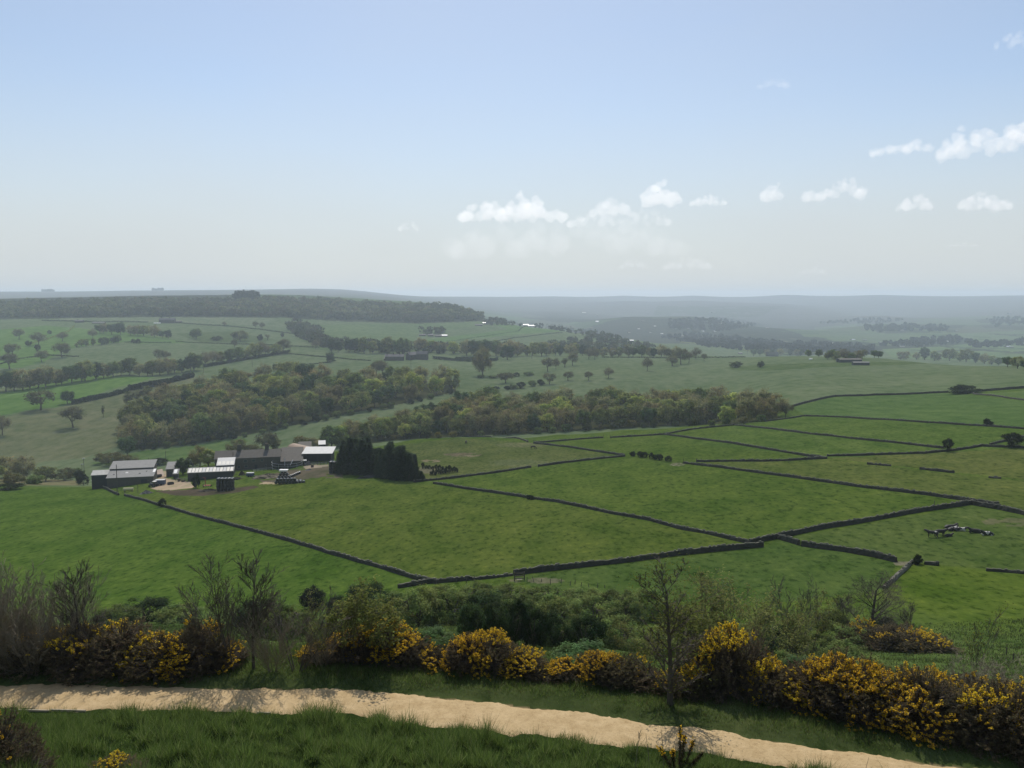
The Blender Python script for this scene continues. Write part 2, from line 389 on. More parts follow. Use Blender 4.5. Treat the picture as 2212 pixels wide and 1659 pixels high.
# ------------------------------------------------------------------ the ground
def near_z1(zx, zy): return (155.5 + zx * .2656, 915.9 + zy * .2656)          # measurements of the farm
LUSH = (.058, .087, .017); PALE = (.088, .115, .058)
colr = np.zeros((len(AZ), len(RR), 3)); lush = np.zeros((len(AZ), len(RR)))
X_, Y_ = _x, _y
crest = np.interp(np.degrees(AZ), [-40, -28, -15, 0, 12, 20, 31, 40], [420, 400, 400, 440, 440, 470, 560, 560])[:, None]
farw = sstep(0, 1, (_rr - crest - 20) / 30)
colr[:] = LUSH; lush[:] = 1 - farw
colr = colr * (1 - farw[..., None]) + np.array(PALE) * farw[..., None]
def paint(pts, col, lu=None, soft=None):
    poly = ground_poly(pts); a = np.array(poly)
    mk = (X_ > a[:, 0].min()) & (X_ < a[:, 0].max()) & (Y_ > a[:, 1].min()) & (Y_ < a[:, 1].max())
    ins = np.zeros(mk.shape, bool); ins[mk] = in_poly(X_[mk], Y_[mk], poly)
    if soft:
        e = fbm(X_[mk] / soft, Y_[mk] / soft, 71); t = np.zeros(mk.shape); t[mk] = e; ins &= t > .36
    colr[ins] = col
    if lu is not None: lush[ins] = lu
# right-hand pasture stays green up to its top wall; beyond it the pale crop
GREEN2 = (.058, .090, .020)
paint([(1690,905),(1712,879),(1803,856),(1891,853),(2049,847),(2212,839),(2400,835),(2400,1000),(1900,1000),(1500,960),(1585,919),(1652,911)], GREEN2, 1)
paint([(2102,851),(2212,845),(2400,840),(2400,885),(2212,865)], (.07, .105, .034), .6)
paint([(1712,880),(1803,858),(1891,855),(2049,849),(2212,866),(2400,880),(2400,940),(2212,925),(2032,913),(1821,900),(1740,897)], (.060, .098, .030), .5)
for pts_, c_ in (([(-300,1060),(0,1052),(219,1056),(395,1109),(700,1193),(943,1262),(600,1310),(-300,1310)], (.052,.087,.016)),
  ([(300,1073),(640,1035),(900,1043),(1136,1077),(1405,1126),(1618,1176),(1469,1197),(1110,1242),(945,1259),(700,1189),(395,1105)], (.064,.088,.018)),
  ([(1504,999),(1786,992),(2040,1022),(2300,1048),(2300,1130),(2158,1091),(1856,1051)], (.066,.085,.022)), ([(1786,990),(2047,977),(2200,968),(2300,970),(2300,1045),(2060,1020)], (.070,.085,.024)),
  ([(1680,1166),(2102,1092),(2300,1132),(2300,1244),(1972,1215),(1937,1213)], (.056,.082,.022)), ([(860,962),(997,945),(1140,957),(1348,986),(1162,1007),(893,1041)], (.066,.082,.026)),
  ([(1974,1217),(2300,1247),(2300,1420),(1905,1290)], (.064,.094,.016)), ([(1114,1246),(1650,1183),(1680,1166),(1937,1216),(1905,1275),(1700,1300),(1200,1300)], (.050,.080,.020))): paint(pts_, c_, 1)
# floors of the two woods
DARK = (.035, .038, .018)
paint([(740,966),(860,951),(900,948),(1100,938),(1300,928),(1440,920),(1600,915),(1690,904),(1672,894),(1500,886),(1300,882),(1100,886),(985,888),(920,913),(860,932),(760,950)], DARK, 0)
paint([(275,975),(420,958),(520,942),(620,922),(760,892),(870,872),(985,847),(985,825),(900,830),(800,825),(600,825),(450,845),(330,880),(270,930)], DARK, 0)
# valley fields on the left
paint([(-200,1030),(-200,915),(0,905),(60,888),(130,880),(260,852),(420,815),(400,850),(330,880),(275,930),(262,962),(180,990),(60,1000)], (.098, .108, .056), .25)
paint([(-200,935),(-200,880),(0,850),(180,812),(335,814),(300,826),(235,842),(130,878),(60,886),(0,899)], (.072, .128, .030), 0)
paint([(195,1002),(300,975),(420,962),(520,945),(545,952),(470,975),(400,992),(320,1010)], (.066, .105, .034), .3)
paint([(-200,755),(-200,722),(0,712),(100,703),(260,717),(370,731),(200,745),(140,756),(90,784),(40,795),(-200,800)], (.075, .130, .034), 0)
paint([(230,732),(370,733),(425,741),(300,742),(265,738)], (.075, .125, .038), 0)
paint([(375,720),(500,716),(600,735),(520,740),(430,738)], (.062, .088, .034), .3)
paint([(110,690),(200,680),(560,678),(600,690),(560,703),(340,697),(160,693)], (.105, .128, .075), 0)
paint([(690,755),(690,702),(880,698),(1040,696),(1050,700),(900,725),(890,748),(700,757)], (.080, .115, .048), .1)
paint([(905,735),(1100,712),(1060,700),(1140,704),(1215,716),(1120,722),(960,738)], (.080, .130, .046), 0)
paint([(940,742),(1120,724),(1215,720),(1260,738),(1150,752),(1010,748)], (.086, .112, .054), 0)
paint([(1220,703),(1290,700),(1330,714),(1270,720)], (.078, .125, .044), 0)
# darker rough patch inside the pale field
paint([(1560,795),(1620,789),(1750,784),(1880,781),(2050,784),(1950,788),(1780,793),(1660,801),(1590,799)], (.062, .090, .032), .4)
# far valley: patchwork of fields, woods and moor
fz = sstep(2500, 2900, _rr)
vx = X_ / 330. + fbm(X_ / 500., Y_ / 500., 5) * 1.6; vy = Y_ / 420. + fbm(X_ / 500., Y_ / 500., 6) * 1.6
cell = vnoise(np.floor(vx) * 1.0, np.floor(vy) * 1.0, 44)
wd = fbm(X_ / 700., Y_ / 700., 91, 4)
patch = np.where(cell[..., None] > .62, np.array((.075, .105, .05)), np.where(cell[..., None] > .35, np.array((.055, .080, .04)), np.array((.075, .08, .055))))
patch = np.where(wd[..., None] > .47, np.array((.038, .042, .030)), patch)
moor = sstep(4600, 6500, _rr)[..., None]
patch = patch * (1 - moor) + np.array((.092, .094, .086)) * moor  # moor colour paled so the painted tone deepens the far haze
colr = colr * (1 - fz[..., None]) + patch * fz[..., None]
# wooded valley sides and open fields in the distance, woods lightened to imitate thicker haze
for pts_, c_ in (([(1425,690),(1560,684),(1640,697),(1730,722),(1760,742),(1640,738),(1540,718),(1440,716)], (0.031,0.037,0.025)), ([(1620,744),(1760,728),(1900,742),(1900,766),(1700,768)], (0.034,0.040,0.026)),
  ([(1860,705),(1960,700),(2090,702),(2060,718),(1900,720)], (0.037,0.043,0.029)), ([(1960,736),(2080,728),(2130,740),(2010,749)], (0.034,0.043,0.028)), ([(1380,690),(1420,660),(1700,662),(1640,684),(1430,688)], (0.056,0.068,0.046)),
  ([(1905,754),(2000,750),(2130,742),(2300,752),(2300,785),(1930,773)], (0.090,0.130,0.056)), ([(2060,722),(2212,712),(2300,716),(2300,740),(2120,738)], (0.087,0.118,0.062)), ([(1760,708),(1850,700),(1860,718),(1900,724),(1960,728),(1900,738),(1770,724)], (0.078,0.102,0.056)),
  ([(1960,690),(2140,682),(2300,690),(2300,706),(2100,700)], (0.081,0.102,0.062)), ([(2100,690),(2180,686),(2190,694),(2120,698)], (0.040,0.046,0.031))): paint(pts_, c_, 0, 90)
# wooded hill floor
paint([(-200,700),(0,690),(300,685),(600,686),(740,694),(900,699),(1045,694),(1050,689),(1010,668),(900,662),(740,648),(500,647),(0,655),(-200,655)], (.034, .038, .022), 0)
# hill slope below the path: rougher, darker grass
sl = ((Y_ > path_far(X_)) & (_rr < 150)); pth = sstep(0, 10, (PA + PB * X_ + PC * Y_ + 6) - 0)
dn = (H - (PA + PB * X_ + PC * Y_))
slope = sl * sstep(.5, 4, dn)
colr = colr * (1 - slope[..., None]) + np.array((.050, .078, .022)) * slope[..., None]
fg = (Y_ <= path_near(X_) + .25) & (_rr < 60)
colr[fg] = (.022, .036, .010)
vg = (Y_ > path_near(X_) + .25) & (Y_ < path_far(X_) - .25) & (_rr < 70)
colr[vg] = (.20, .15, .085)
vg = (Y_ >= path_far(X_) - .25) & (Y_ < path_far(X_) + 5) & (_rr < 70)
colr[vg] = (.048, .064, .024)
# farmyard
Z = near_z1
paint([Z(*p) for p in [(640,525),(700,440),(745,380),(775,385),(770,440),(860,460),(960,470),(1000,515),(850,535),(720,540)]], (.30, .235, .165), 0)
paint([Z(*p) for p in [(660,545),(850,540),(1010,528),(1150,535),(1330,520),(1480,500),(1520,515),(1330,560),(1050,585),(830,580)]], (.062, .050, .036), .2)
paint([Z(*p) for p in [(1500,440),(1600,395),(1700,380),(1880,360),(2080,345),(2200,400),(2200,440),(1950,440),(1700,490),(1560,480)]], (.085, .074, .052), .3, 6)
paint([Z(*p) for p in [(1520,490),(1560,470),(1680,480),(1660,490)]], (.26, .21, .14), 0)
paint([Z(*p) for p in [(1880,345),(2090,325),(2085,345),(1900,365)]], (.24, .20, .15), 0)
paint([Z(*p) for p in [(-600,440),(0,455),(80,470),(70,500),(-600,500)]], (.12, .11, .06), .4)
# worn bare places in the horses' field and by the gates
for (bx0, by0, w_, h_, cc) in ((1000,982,42,4,(.10,.085,.055)),(930,996,22,3,(.16,.13,.09)),(1020,985,16,1.6,(.17,.14,.10)),(1130,961,60,5,(.088,.095,.045)),(1120,1000,70,8,(.078,.092,.04)),(2180,1128,60,10,(.085,.09,.045)),(1462,1003,18,3.5,(.15,.135,.10)),(1160,1254,60,6,(.10,.10,.06)),(1950,1217,22,5,(.13,.12,.085)),(930,1015,40,8,(.095,.095,.06))):
    paint([(bx0 + w_ * math.cos(t), by0 + h_ * math.sin(t)) for t in np.linspace(0, 2 * math.pi, 14)[:-1]], cc, .8, 2.5)

colr *= np.array((1.56, 1.57, 1.52))
nA, nR = len(AZ), len(RR)
me = bpy.data.meshes.new('ground')
V = np.stack([_x, _y, H + CZ], -1).reshape(-1, 3)
i = np.arange(nA - 1)[:, None] * nR + np.arange(nR - 1)[None]
q = np.stack([i, i + 1, i + nR + 1, i + nR], -1).reshape(-1, 4)
i2 = (nA - 1) * nR + np.arange(nR - 1); j2 = np.arange(nR - 1)
me.vertices.add(len(V) + 1); me.vertices.foreach_set('co', np.r_[V, [[0, 0, CZ - 1.7]]].astype(np.float32).ravel())
cap = np.stack([np.full(nA - 1, len(V)), np.arange(nA - 1) * nR, (np.arange(nA - 1) + 1) * nR], 1)
me.loops.add(len(q) * 4 + len(cap) * 3); me.loops.foreach_set('vertex_index', np.r_[q[:, ::-1].ravel(), cap[:, [0, 2, 1]].ravel()].astype(np.int32))
me.polygons.add(len(q) + len(cap)); me.polygons.foreach_set('loop_start', np.r_[np.arange(len(q)) * 4, len(q) * 4 + np.arange(len(cap)) * 3].astype(np.int32))
me.polygons.foreach_set('use_smooth', np.ones(len(q) + len(cap), bool))
ca = me.attributes.new('Col', 'FLOAT_COLOR', 'POINT')
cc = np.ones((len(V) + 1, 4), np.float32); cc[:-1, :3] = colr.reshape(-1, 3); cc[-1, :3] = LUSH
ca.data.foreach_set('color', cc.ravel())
la = me.attributes.new('lush', 'FLOAT', 'POINT'); la.data.foreach_set('value', np.r_[lush.ravel(), 1].astype(np.float32))
me.update(calc_edges=True); me.materials.append(ground_mat())
tag(link('ground', me), 'rolling green farmland falling away to a hazy valley', None, None, 'structure')

# sandy path along the hillside
xs = np.linspace(-34, 30, 900); k = 13
near = path_near(xs) + (fbm(xs * .45, xs * 0, 2, 2) - .5) * .5 + (fbm(xs * 1.3, xs * 0, 12, 2) - .5) * .3 + (fbm(xs * 5.3, xs * 0, 13, 3) - .5) * .16; far = path_far(xs) + (fbm(xs * .4, xs * 0 + 9, 4, 2) - .5) * .6 + (fbm(xs * 1.17, xs * 0 + 5, 14, 2) - .5) * .4 + (fbm(xs * 5.9, xs * 0 + 5, 16, 3) - .5) * .18
t = np.linspace(0, 1, k)
py = near[:, None] * (1 - t) + far[:, None] * t; px = np.repeat(xs[:, None], k, 1)
pz = gz(px.ravel(), py.ravel()).reshape(px.shape) + .022 + .03 * np.sin(t * math.pi) - .05 * ((t < .01) | (t > .99))
pb = MB(); i = np.arange(len(xs) - 1)[:, None] * k + np.arange(k - 1)[None]
pb.add(np.stack([px, py, pz], -1).reshape(-1, 3), np.stack([i, i + k, i + k + 1, i + 1], -1).reshape(-1, 4))
tag(pb.obj('path', path_mat(), None, True), 'sandy gravel footpath crossing the hillside', None, None, 'structure')
# old timber edging showing along the lower edge of the path
for (xa, xb, lab) in ((20, 108, 'longest run of pale timber edging at the left end of the path'), (110, 185, 'pale timber edging board beside the longest run'), (555, 585, 'short stub of pale timber edging half buried in grass')):
    a = at(xa, 1536 if xa < 300 else 1542); b = at(xb, 1538 if xa < 300 else 1543)
    m_ = MB(); d = b - a; L = math.hypot(d[0], d[1])
    m_.box(((a[0] + b[0]) / 2, (a[1] + b[1]) / 2, (a[2] + b[2]) / 2 - .02), (L, .05, .10), math.atan2(d[1], d[0]))
    tag(m_.obj('edging_board', plain('pale_timber', (.42, .36, .27), .9)), lab, 'edging board', 'timber edging boards of the path')

# ------------------------------------------------------------------ dry stone walls
_wseed = [100]
def wall(pts, label, hgt=.66, name='stone_wall', cat='stone wall', group='dry stone walls', rough=1.0, body=None):
    _wseed[0] += 1; r = np.random.default_rng(_wseed[0])
    P = np.array([at(*p) for p in pts])[:, :2]
    out_ = [P[0]]
    for a, b in zip(P[:-1], P[1:]):
        L = np.hypot(*(b - a)); st = max(.7, np.hypot(*a) * .0025); n_ = max(1, int(L / st))
        for j in range(1, n_ + 1): out_.append(a + (b - a) * j / n_)
    Q = np.array(out_); n_ = len(Q)
    s = np.r_[0, np.cumsum(np.hypot(*np.diff(Q, axis=0).T))]
    tg = np.gradient(Q, axis=0); tg /= np.linalg.norm(tg, axis=1, keepdims=True); nr = np.c_[-tg[:, 1], tg[:, 0]]
    Q = Q + nr * ((fbm(s / 14., s * 0, _wseed[0]) - .5) * .8)[:, None]
    z = gz(Q[:, 0], Q[:, 1])
    hh = hgt * (1 + rough * ((fbm(s / 6., s * 0 + 3, _wseed[0]) - .5) * .35) + r.uniform(-.06, .06, n_) * rough)
    mb = MB()
    pr = []
    for off, f in ((-.32, 0), (-.29, .45), (-.2, 1), (.2, 1), (.29, .45), (.32, 0)):
        jx = r.uniform(-.09, .09, n_)
        pr.append(np.c_[Q + nr * (off + jx)[:, None], z - .15 * (f == 0) + hh * f + r.uniform(-.05, .05, n_) * (f > 0)])
    V_ = np.stack(pr, 1); i = np.arange(n_ - 1)[:, None] * 6 + np.arange(5)[None]
    mb.add(V_.reshape(-1, 3), np.stack([i, i + 6, i + 7, i + 1], -1).reshape(-1, 4))
    e = np.array([0, 1, 2, 3, 4, 5]); mb.add(V_[0], [(0, 1, 4, 5), (1, 2, 3, 4)]); mb.add(V_[-1], [(5, 4, 1, 0), (4, 3, 2, 1)])
    root = mb.obj(name, body or STONE)
    tag(root, label, cat, group, 'thing')
    # coping stones on edge along the top, one ragged band
    step = max(.42, np.hypot(*P[0]) * .0017); m_ = max(2, int(s[-1] / step)); ed = np.linspace(0, s[-1], m_ + 1)
    qs = np.repeat(ed, 2)[1:-1]; hq = np.repeat(r.uniform(.02, .30, m_) * (r.uniform(size=m_) > .22 * rough) + .02, 2); wq = np.repeat(r.uniform(.09, .2, m_), 2); qs = qs + np.tile([.012, -.012], m_)
    xq, yq = np.interp(qs, s, Q[:, 0]), np.interp(qs, s, Q[:, 1]); zq = np.interp(qs, s, z + hh); nx, ny = np.interp(qs, s, nr[:, 0]), np.interp(qs, s, nr[:, 1])
    pr = [np.c_[xq + nx * o_ * wq, yq + ny * o_ * wq, zq + hz] for o_, hz in ((-1, -.08), (-.8, hq), (.8, hq), (1, -.08))]
    V_ = np.stack(pr, 1); i = np.arange(len(qs) - 1)[:, None] * 4 + np.arange(3)[None]; cb = MB()
    cb.add(V_.reshape(-1, 3), np.stack([i, i + 4, i + 5, i + 1], -1).reshape(-1, 4)); cb.obj('coping', COPE, root)
    return root
wall([(1652,911),(1736,899),(1821,902),(1926,908),(2032,915),(2212,927),(2300,932)], 'stone wall running from the wood corner to the right edge, second from the top')
wall([(1585,919),(1645,925),(1750,938),(1891,953),(2039,969)], 'stone wall slanting down from the wood edge to the lone thorn tree')
wall([(1434,939),(1504,927),(1585,919)], 'short stone wall climbing to the right end of the wood')
wall([(1434,939),(1539,953),(1645,969),(1743,985),(1786,991)], 'stone wall slanting down right below the wood to the wall junction')
wall([(1504,998),(1645,997),(1786,991)], 'nearly level stone wall meeting the junction from the left')
wall([(1786,986),(1891,983),(1997,980),(2067,973),(2120,964),(2160,966),(2300,970)], 'stone wall curving past the lone thorn tree to the right edge')
wall([(2137,961),(2180,952),(2212,945)], 'short stone wall beside the round tree at the right edge')
wall([(1476,1001),(1575,1013),(1715,1032),(1856,1052),(1997,1069),(2158,1092)], 'long straight stone wall slanting across the right-hand pasture')
wall([(1620,1175),(1680,1164),(1786,1141),(1891,1124),(1997,1105),(2102,1089)], 'tall dark stone wall rising right above the cattle', .95)
wall([(2102,1090),(2160,1101),(2212,1113),(2300,1130)], 'stone wall running down to the right edge above the cattle', .9)
wall([(936,1045),(1032,1060),(1136,1075),(1205,1085),(1321,1110),(1407,1125),(1469,1143),(1522,1152),(1620,1175)], 'long stone wall down the middle of the pasture with a round bush on it')
wall([(1110,1243),(1147,1238),(1263,1225),(1350,1215),(1469,1199),(1539,1192),(1648,1181)], 'tall near stone wall rising right from the wooden stile', .95)
wall([(1680,1163),(1726,1177)], 'stub of stone wall beside the narrow gap below the tall wall', .9)
wall([(1733,1179),(1821,1191),(1890,1203),(1937,1214)], 'stone wall dropping right from the narrow gap towards the fallen stones', .9)
wall([(1972,1215),(1940,1243),(1908,1271)], 'pale tumbled stone wall leading down to the bare trees', .5, rough=2.2, body=plain('pale_dry_stone', (.15, .145, .12), .95, .6, 1.3, bump=.8, spec=.1))
wall([(1997,1219),(2028,1222)], 'low rubble remains of a wall beside the dark cone shaped shrub', .45, rough=1.8)
wall([(2130,1233),(2180,1236),(2212,1239),(2300,1246)], 'low broken stone wall at the right edge below the cattle', .38, rough=2)
wall([(1874,1003),(1925,1007)], 'ruined wall fragment nearest the junction in the right pasture', .42, rough=2.2)
wall([(1986,1014),(2060,1022)], 'longer ruined wall fragment in the right pasture', .55, rough=2.2)
wall([(2137,1032),(2162,1034)], 'tiny ruined wall fragment near the right edge', .4, rough=2.2)
wall([(997,943),(1061,944),(1140,955)], 'stone wall along the wood edge ending at the gate gap')
wall([(1153,957),(1234,951),(1303,946)], 'stone wall between the two gate gaps below the wood')
wall([(1318,946),(1407,941),(1434,939)], 'stone wall right of the second gate gap below the wood')
wall([(1153,958),(1205,964),(1263,972),(1350,985)], 'stone wall slanting down right beside the dark horse')
wall([(1350,986),(1263,995),(1162,1008)], 'stone wall rising to the hedge from the middle gap')
wall([(1147,1010),(1061,1023),(974,1034),(893,1042)], 'stone wall from the dark conifers to the middle gap')
wall([(219,1053),(240,1062),(256,1070)], 'short stone wall running from the barn corner to the slender pole', .8)
wall([(270,1071),(315,1083),(352,1095),(395,1107),(560,1151),(700,1191),(830,1229),(900,1251),(945,1261)], 'long pale capped stone wall from the farm down to the near corner', .72)
wall([(861,1271),(922,1261),(977,1257),(1020,1253)], 'low broken stone wall at the foot of the middle pasture', .75, rough=1.7)
wall([(1020,1253),(1061,1249),(1107,1243)], 'sunken line of stones leading to the wooden stile', .45, rough=1.8)
wall([(2102,851),(2150,856),(2212,865),(2300,872)], 'topmost stone wall at the right edge beside the dark hedge clump')
wall([(1712,879),(1760,866),(1803,857),(1891,854),(2049,848)], 'stone wall curving along the top edge of the right pasture', 1.1)
wall([(2116,846),(2212,839),(2300,836)], 'faint wall above the dark hedge clump at the right edge', 1.4)
# ------------------------------------------------------------------ trees and hedges of the middle distance
OLIVE = (.225, .250, .085); BROWN = (.215, .200, .092); FRESH = (.36, .39, .10); DKGREEN = (.065, .100, .044); MIDGREEN = (.140, .185, .062); GREYGR = (.165, .172, .098)
def curve_limb(mb, a, b, r0, r1, r, n=4, sag=.12, k=4):
    a = np.array(a, float); b = np.array(b, float); L = np.linalg.norm(b - a)
    t = np.linspace(0, 1, n + 1)[:, None]
    P = a + (b - a) * t + np.array([0, 0, 1.]) * (np.sin(t * math.pi) * sag * L * -.4) + r.normal(size=(n + 1, 3)) * L * .03 * np.sin(t * math.pi)
    rr = r0 + (r1 - r0) * t[:, 0]
    mb.tubes(P[:-1], P[1:], rr[:-1], rr[1:], k)
def crown_tree(seed, H_=14., Wd=13., trunk=.3, nclump=46, nleaf=70, leaf=.42, col=OLIVE, twig=0.0, spread=.11, bark=BARK, shape=1.0, hollow=.55):
    """one broadleaf tree: (trunk with limbs, crown of leaf sprays); base at the origin"""
    r = np.random.default_rng(seed)
    zc = H_ * (trunk + 1) / 2; hz = H_ * (1 - trunk) / 2; hw = Wd / 2
    d = unit(nclump * 3, r); rad = r.uniform(hollow, 1, len(d)) ** .6
    d = d[d[:, 2] > -.88][:nclump]; rad = rad[:len(d)]
    wob = 1 + .22 * (fbm(d[:, 0] * 1.7 + 5 + seed, d[:, 1] * 1.7 + d[:, 2] * 1.3, seed) - .5) * 2
    C = d * rad[:, None] * wob[:, None] * np.array([hw * .86, hw * .86, hz * .88]) + np.array([0, 0, zc])
    low = C[:, 2] < zc; C[low, :2] *= shape
    wood = MB(); rt = H_ * .024 + .08
    fork = np.array([r.normal() * .02 * H_, r.normal() * .02 * H_, H_ * (trunk * .85 + .05)])
    wood.tubes([(0, 0, -.4), tuple(fork * .5)], [tuple(fork * .5), tuple(fork)], [rt * 1.5, rt], [rt, rt * .85], 6)
    nl = 6
    sec = []
    for i in range(nl):
        a = i * 2 * math.pi / nl + r.uniform(-.4, .4)
        e = np.array([math.cos(a) * hw * .45, math.sin(a) * hw * .45, zc + hz * r.uniform(-.25, .45)]); sec.append(e)
        curve_limb(wood, fork, e, rt * .55, rt * .25, r)
    sec.append(np.array([0, 0, zc + hz * .4])); curve_limb(wood, fork, sec[-1], rt * .7, rt * .25, r)
    sec = np.array(sec)
    for c in C:
        e = sec[np.argmin(((sec - c) ** 2).sum(1))]
        curve_limb(wood, e, c, rt * .2, rt * .06, r, 2, .1, 3)
    lf = MB()
    n_ = len(C) * nleaf
    ci = np.repeat(np.arange(len(C)), nleaf)
    g = r.normal(size=(n_, 3)) * np.array([1, 1, .72]) * Wd * spread * .62
    P = C[ci] + g
    P[:, 2] = np.maximum(P[:, 2], H_ * trunk * .45)
    nv = unit(n_, r) * .6 + (P - C[ci]) / (Wd * spread) * .5 + (P - np.array([0, 0, zc * .8])) / Wd * 1.2 + np.array([0, 0, .5]); nv /= np.linalg.norm(nv, axis=1, keepdims=True)
    u = np.cross(nv, unit(n_, r)); u /= np.linalg.norm(u, axis=1, keepdims=True); v = np.cross(nv, u)
    cl = jit(col, len(C), r, .22, .10)[ci] * (1 + r.uniform(-.3, .3, (n_, 1)))
    s_ = leaf * r.uniform(.5, 1.15, (n_, 1))
    nt = int(n_ * twig)
    if nt < n_: lf.cards(P[nt:], u[nt:] * s_[nt:], v[nt:] * s_[nt:] * .6, cl[nt:])
    if nt:
        dr = (P[:nt] - C[ci[:nt]]) + (P[:nt] - np.array([0, 0, zc * .7])) * .35 + r.normal(size=(nt, 3)) * .5
        dr /= np.linalg.norm(dr, axis=1, keepdims=True)
        lf.spikes(P[:nt], u[:nt] * .11 * leaf / .42, P[:nt] + dr * leaf * 3.2 * r.uniform(.6, 1.2, (nt, 1)), cl[:nt])
    return wood.mesh('trunk', bark, color=False), lf.mesh('crown', LEAF)
def conifer(seed, H_=14., Wd=6., col=(.052, .074, .042)):
    r = np.random.default_rng(seed); wood = MB(); lf = MB()
    wood.tubes([(0, 0, -.4)], [(0, 0, H_ * .97)], H_ * .02 + .05, .03, 6)
    nw = 24
    for k in range(nw):
        z = H_ * (.04 + .94 * k / nw); L = Wd / 2 * (1 - k / nw) ** .9 * r.uniform(.8, 1.1) + .25
        nb = 9
        a = r.uniform(0, 7) + np.arange(nb) * 2 * math.pi / nb + r.uniform(-.25, .25, nb)
        Ls = L * r.uniform(.7, 1.15, nb)
        b = np.repeat([[0, 0, z]], nb, 0); e = np.c_[np.cos(a) * Ls, np.sin(a) * Ls, z + Ls * r.uniform(-.25, .2, nb)]
        wood.tubes(b, e, .05, .015, 3)
        m_ = 26; t = r.uniform(.15, 1.02, (nb, m_)); P = (b[:, None] + (e - b)[:, None] * t[..., None]).reshape(-1, 3) + r.normal(size=(nb * m_, 3)) * .16
        dv = np.repeat(e - b, m_, 0); dv /= np.linalg.norm(dv, axis=1, keepdims=True); dv = dv + r.normal(size=dv.shape) * .45 + np.array([0, 0, .18])
        sd = np.cross(dv, unit(len(P), r)); sd /= np.linalg.norm(sd, axis=1, keepdims=True)
        lf.spikes(P, sd * .13, P + dv * r.uniform(.4, .85, (len(P), 1)), jit(col, len(P), r, .4, .1))
    lf.spikes(np.array([[0, 0, H_ * .93]]), np.array([[.08, 0, 0]]), np.array([[0, 0, H_ * 1.03]]), np.array([col]))
    return wood.mesh('trunk', BARK, color=False), lf.mesh('crown', LEAF)
# kinds of tree: two or three of each, copied about with their own turn and size
KIND = {}
def kind(nm, specs): KIND[nm] = [(crown_tree(**s_), s_.get('H_', 14.), s_.get('Wd', 13.)) for s_ in specs]
kind('olive', [dict(seed=11, trunk=.06, col=OLIVE, Wd=14.5), dict(seed=12, trunk=.05, col=OLIVE, Wd=12., H_=15.), dict(seed=13, trunk=.08, col=MIDGREEN, Wd=13.)])
kind('brown', [dict(seed=21, trunk=.07, col=BROWN, twig=.5, Wd=14.), dict(seed=22, trunk=.05, col=BROWN, twig=.6, Wd=12.5), dict(seed=23, trunk=.07, col=(.225,.22,.10), twig=.4, Wd=13.5)])
kind('fresh', [dict(seed=31, trunk=.05, col=FRESH, Wd=12.), dict(seed=32, trunk=.07, col=(.30,.34,.09), Wd=13.5)])
kind('dark', [dict(seed=41, col=DKGREEN, Wd=11., H_=15., trunk=.12, nleaf=85), dict(seed=42, col=(.085,.13,.05), Wd=12., trunk=.15, nleaf=80)])
kind('oak', [dict(seed=51, col=(.135,.125,.075), twig=.72, nclump=52, nleaf=50, trunk=.26, Wd=16., hollow=.3, spread=.13), dict(seed=52, col=(.12,.122,.068), twig=.6, nclump=48, nleaf=50, trunk=.28, Wd=15., hollow=.3), dict(seed=53, col=(.14,.145,.078), twig=.45, nclump=44, nleaf=50, trunk=.3, Wd=14.)])
kind('thin', [dict(seed=61, col=GREYGR, twig=.65, nclump=30, nleaf=40, trunk=.3, Wd=8., hollow=.2, shape=.7), dict(seed=62, col=(.13,.14,.055), twig=.3, nclump=26, nleaf=50, trunk=.28, Wd=8.5, hollow=.2, shape=.7)])
kind('bush', [dict(seed=71, H_=5., Wd=6.5, col=MIDGREEN, trunk=.02, nclump=30, nleaf=60, leaf=.26), dict(seed=72, H_=5., Wd=6., col=(.07,.085,.038), trunk=.02, nclump=30, nleaf=60, leaf=.26, twig=.3)])
kind('darkbush', [dict(seed=81, H_=4., Wd=5., col=(.030,.042,.020), trunk=.02, nclump=28, nleaf=80, leaf=.2), dict(seed=82, H_=4., Wd=4.6, col=(.034,.044,.022), trunk=.02, nclump=26, nleaf=80, leaf=.2, twig=.3)])
kind('willow', [dict(seed=91, H_=8., Wd=11., col=(.145,.14,.045), trunk=.04, nclump=40, nleaf=70, leaf=.3, twig=.35), dict(seed=92, H_=8., Wd=10., col=(.12,.118,.048), trunk=.04, nclump=40, nleaf=60, leaf=.3, twig=.5)])
KIND['conifer'] = [(conifer(95), 14., 6.), (conifer(96, 14., 5.2), 14., 5.2), (conifer(97, 14., 6.6), 14., 6.6)]
_tr = np.random.default_rng(77)
def tree(x, y, hpx, kd, label, group=None, wpx=None, name=None, cat=None, v=None, sink=.1):
    """one tree whose foot is seen at x, y and whose height covers hpx"""
    p = at(x, y); pr = KIND[kd]; (tm, cm), h0, w0 = pr[_tr.integers(len(pr)) if v is None else v % len(pr)]
    h = size_at(p, hpx); sz = h / h0; sx = sz * _tr.uniform(.92, 1.1) if wpx is None else size_at(p, wpx) / w0
    bushy = kd in ('bush', 'darkbush', 'willow')
    o = thing(name or ('bush' if bushy else 'conifer' if kd == 'conifer' else 'field_tree' if group is None else 'woodland_tree' if ' trees of the ' in group else 'hedgerow_tree'), label, cat or ('bush' if bushy else 'tree'), (p[0], p[1], p[2] - sink), _tr.uniform(0, 6.28), (sx, sx, sz), group)
    link('stems' if bushy else 'trunk', tm, o); link('foliage' if bushy else 'crown', cm, o); return o
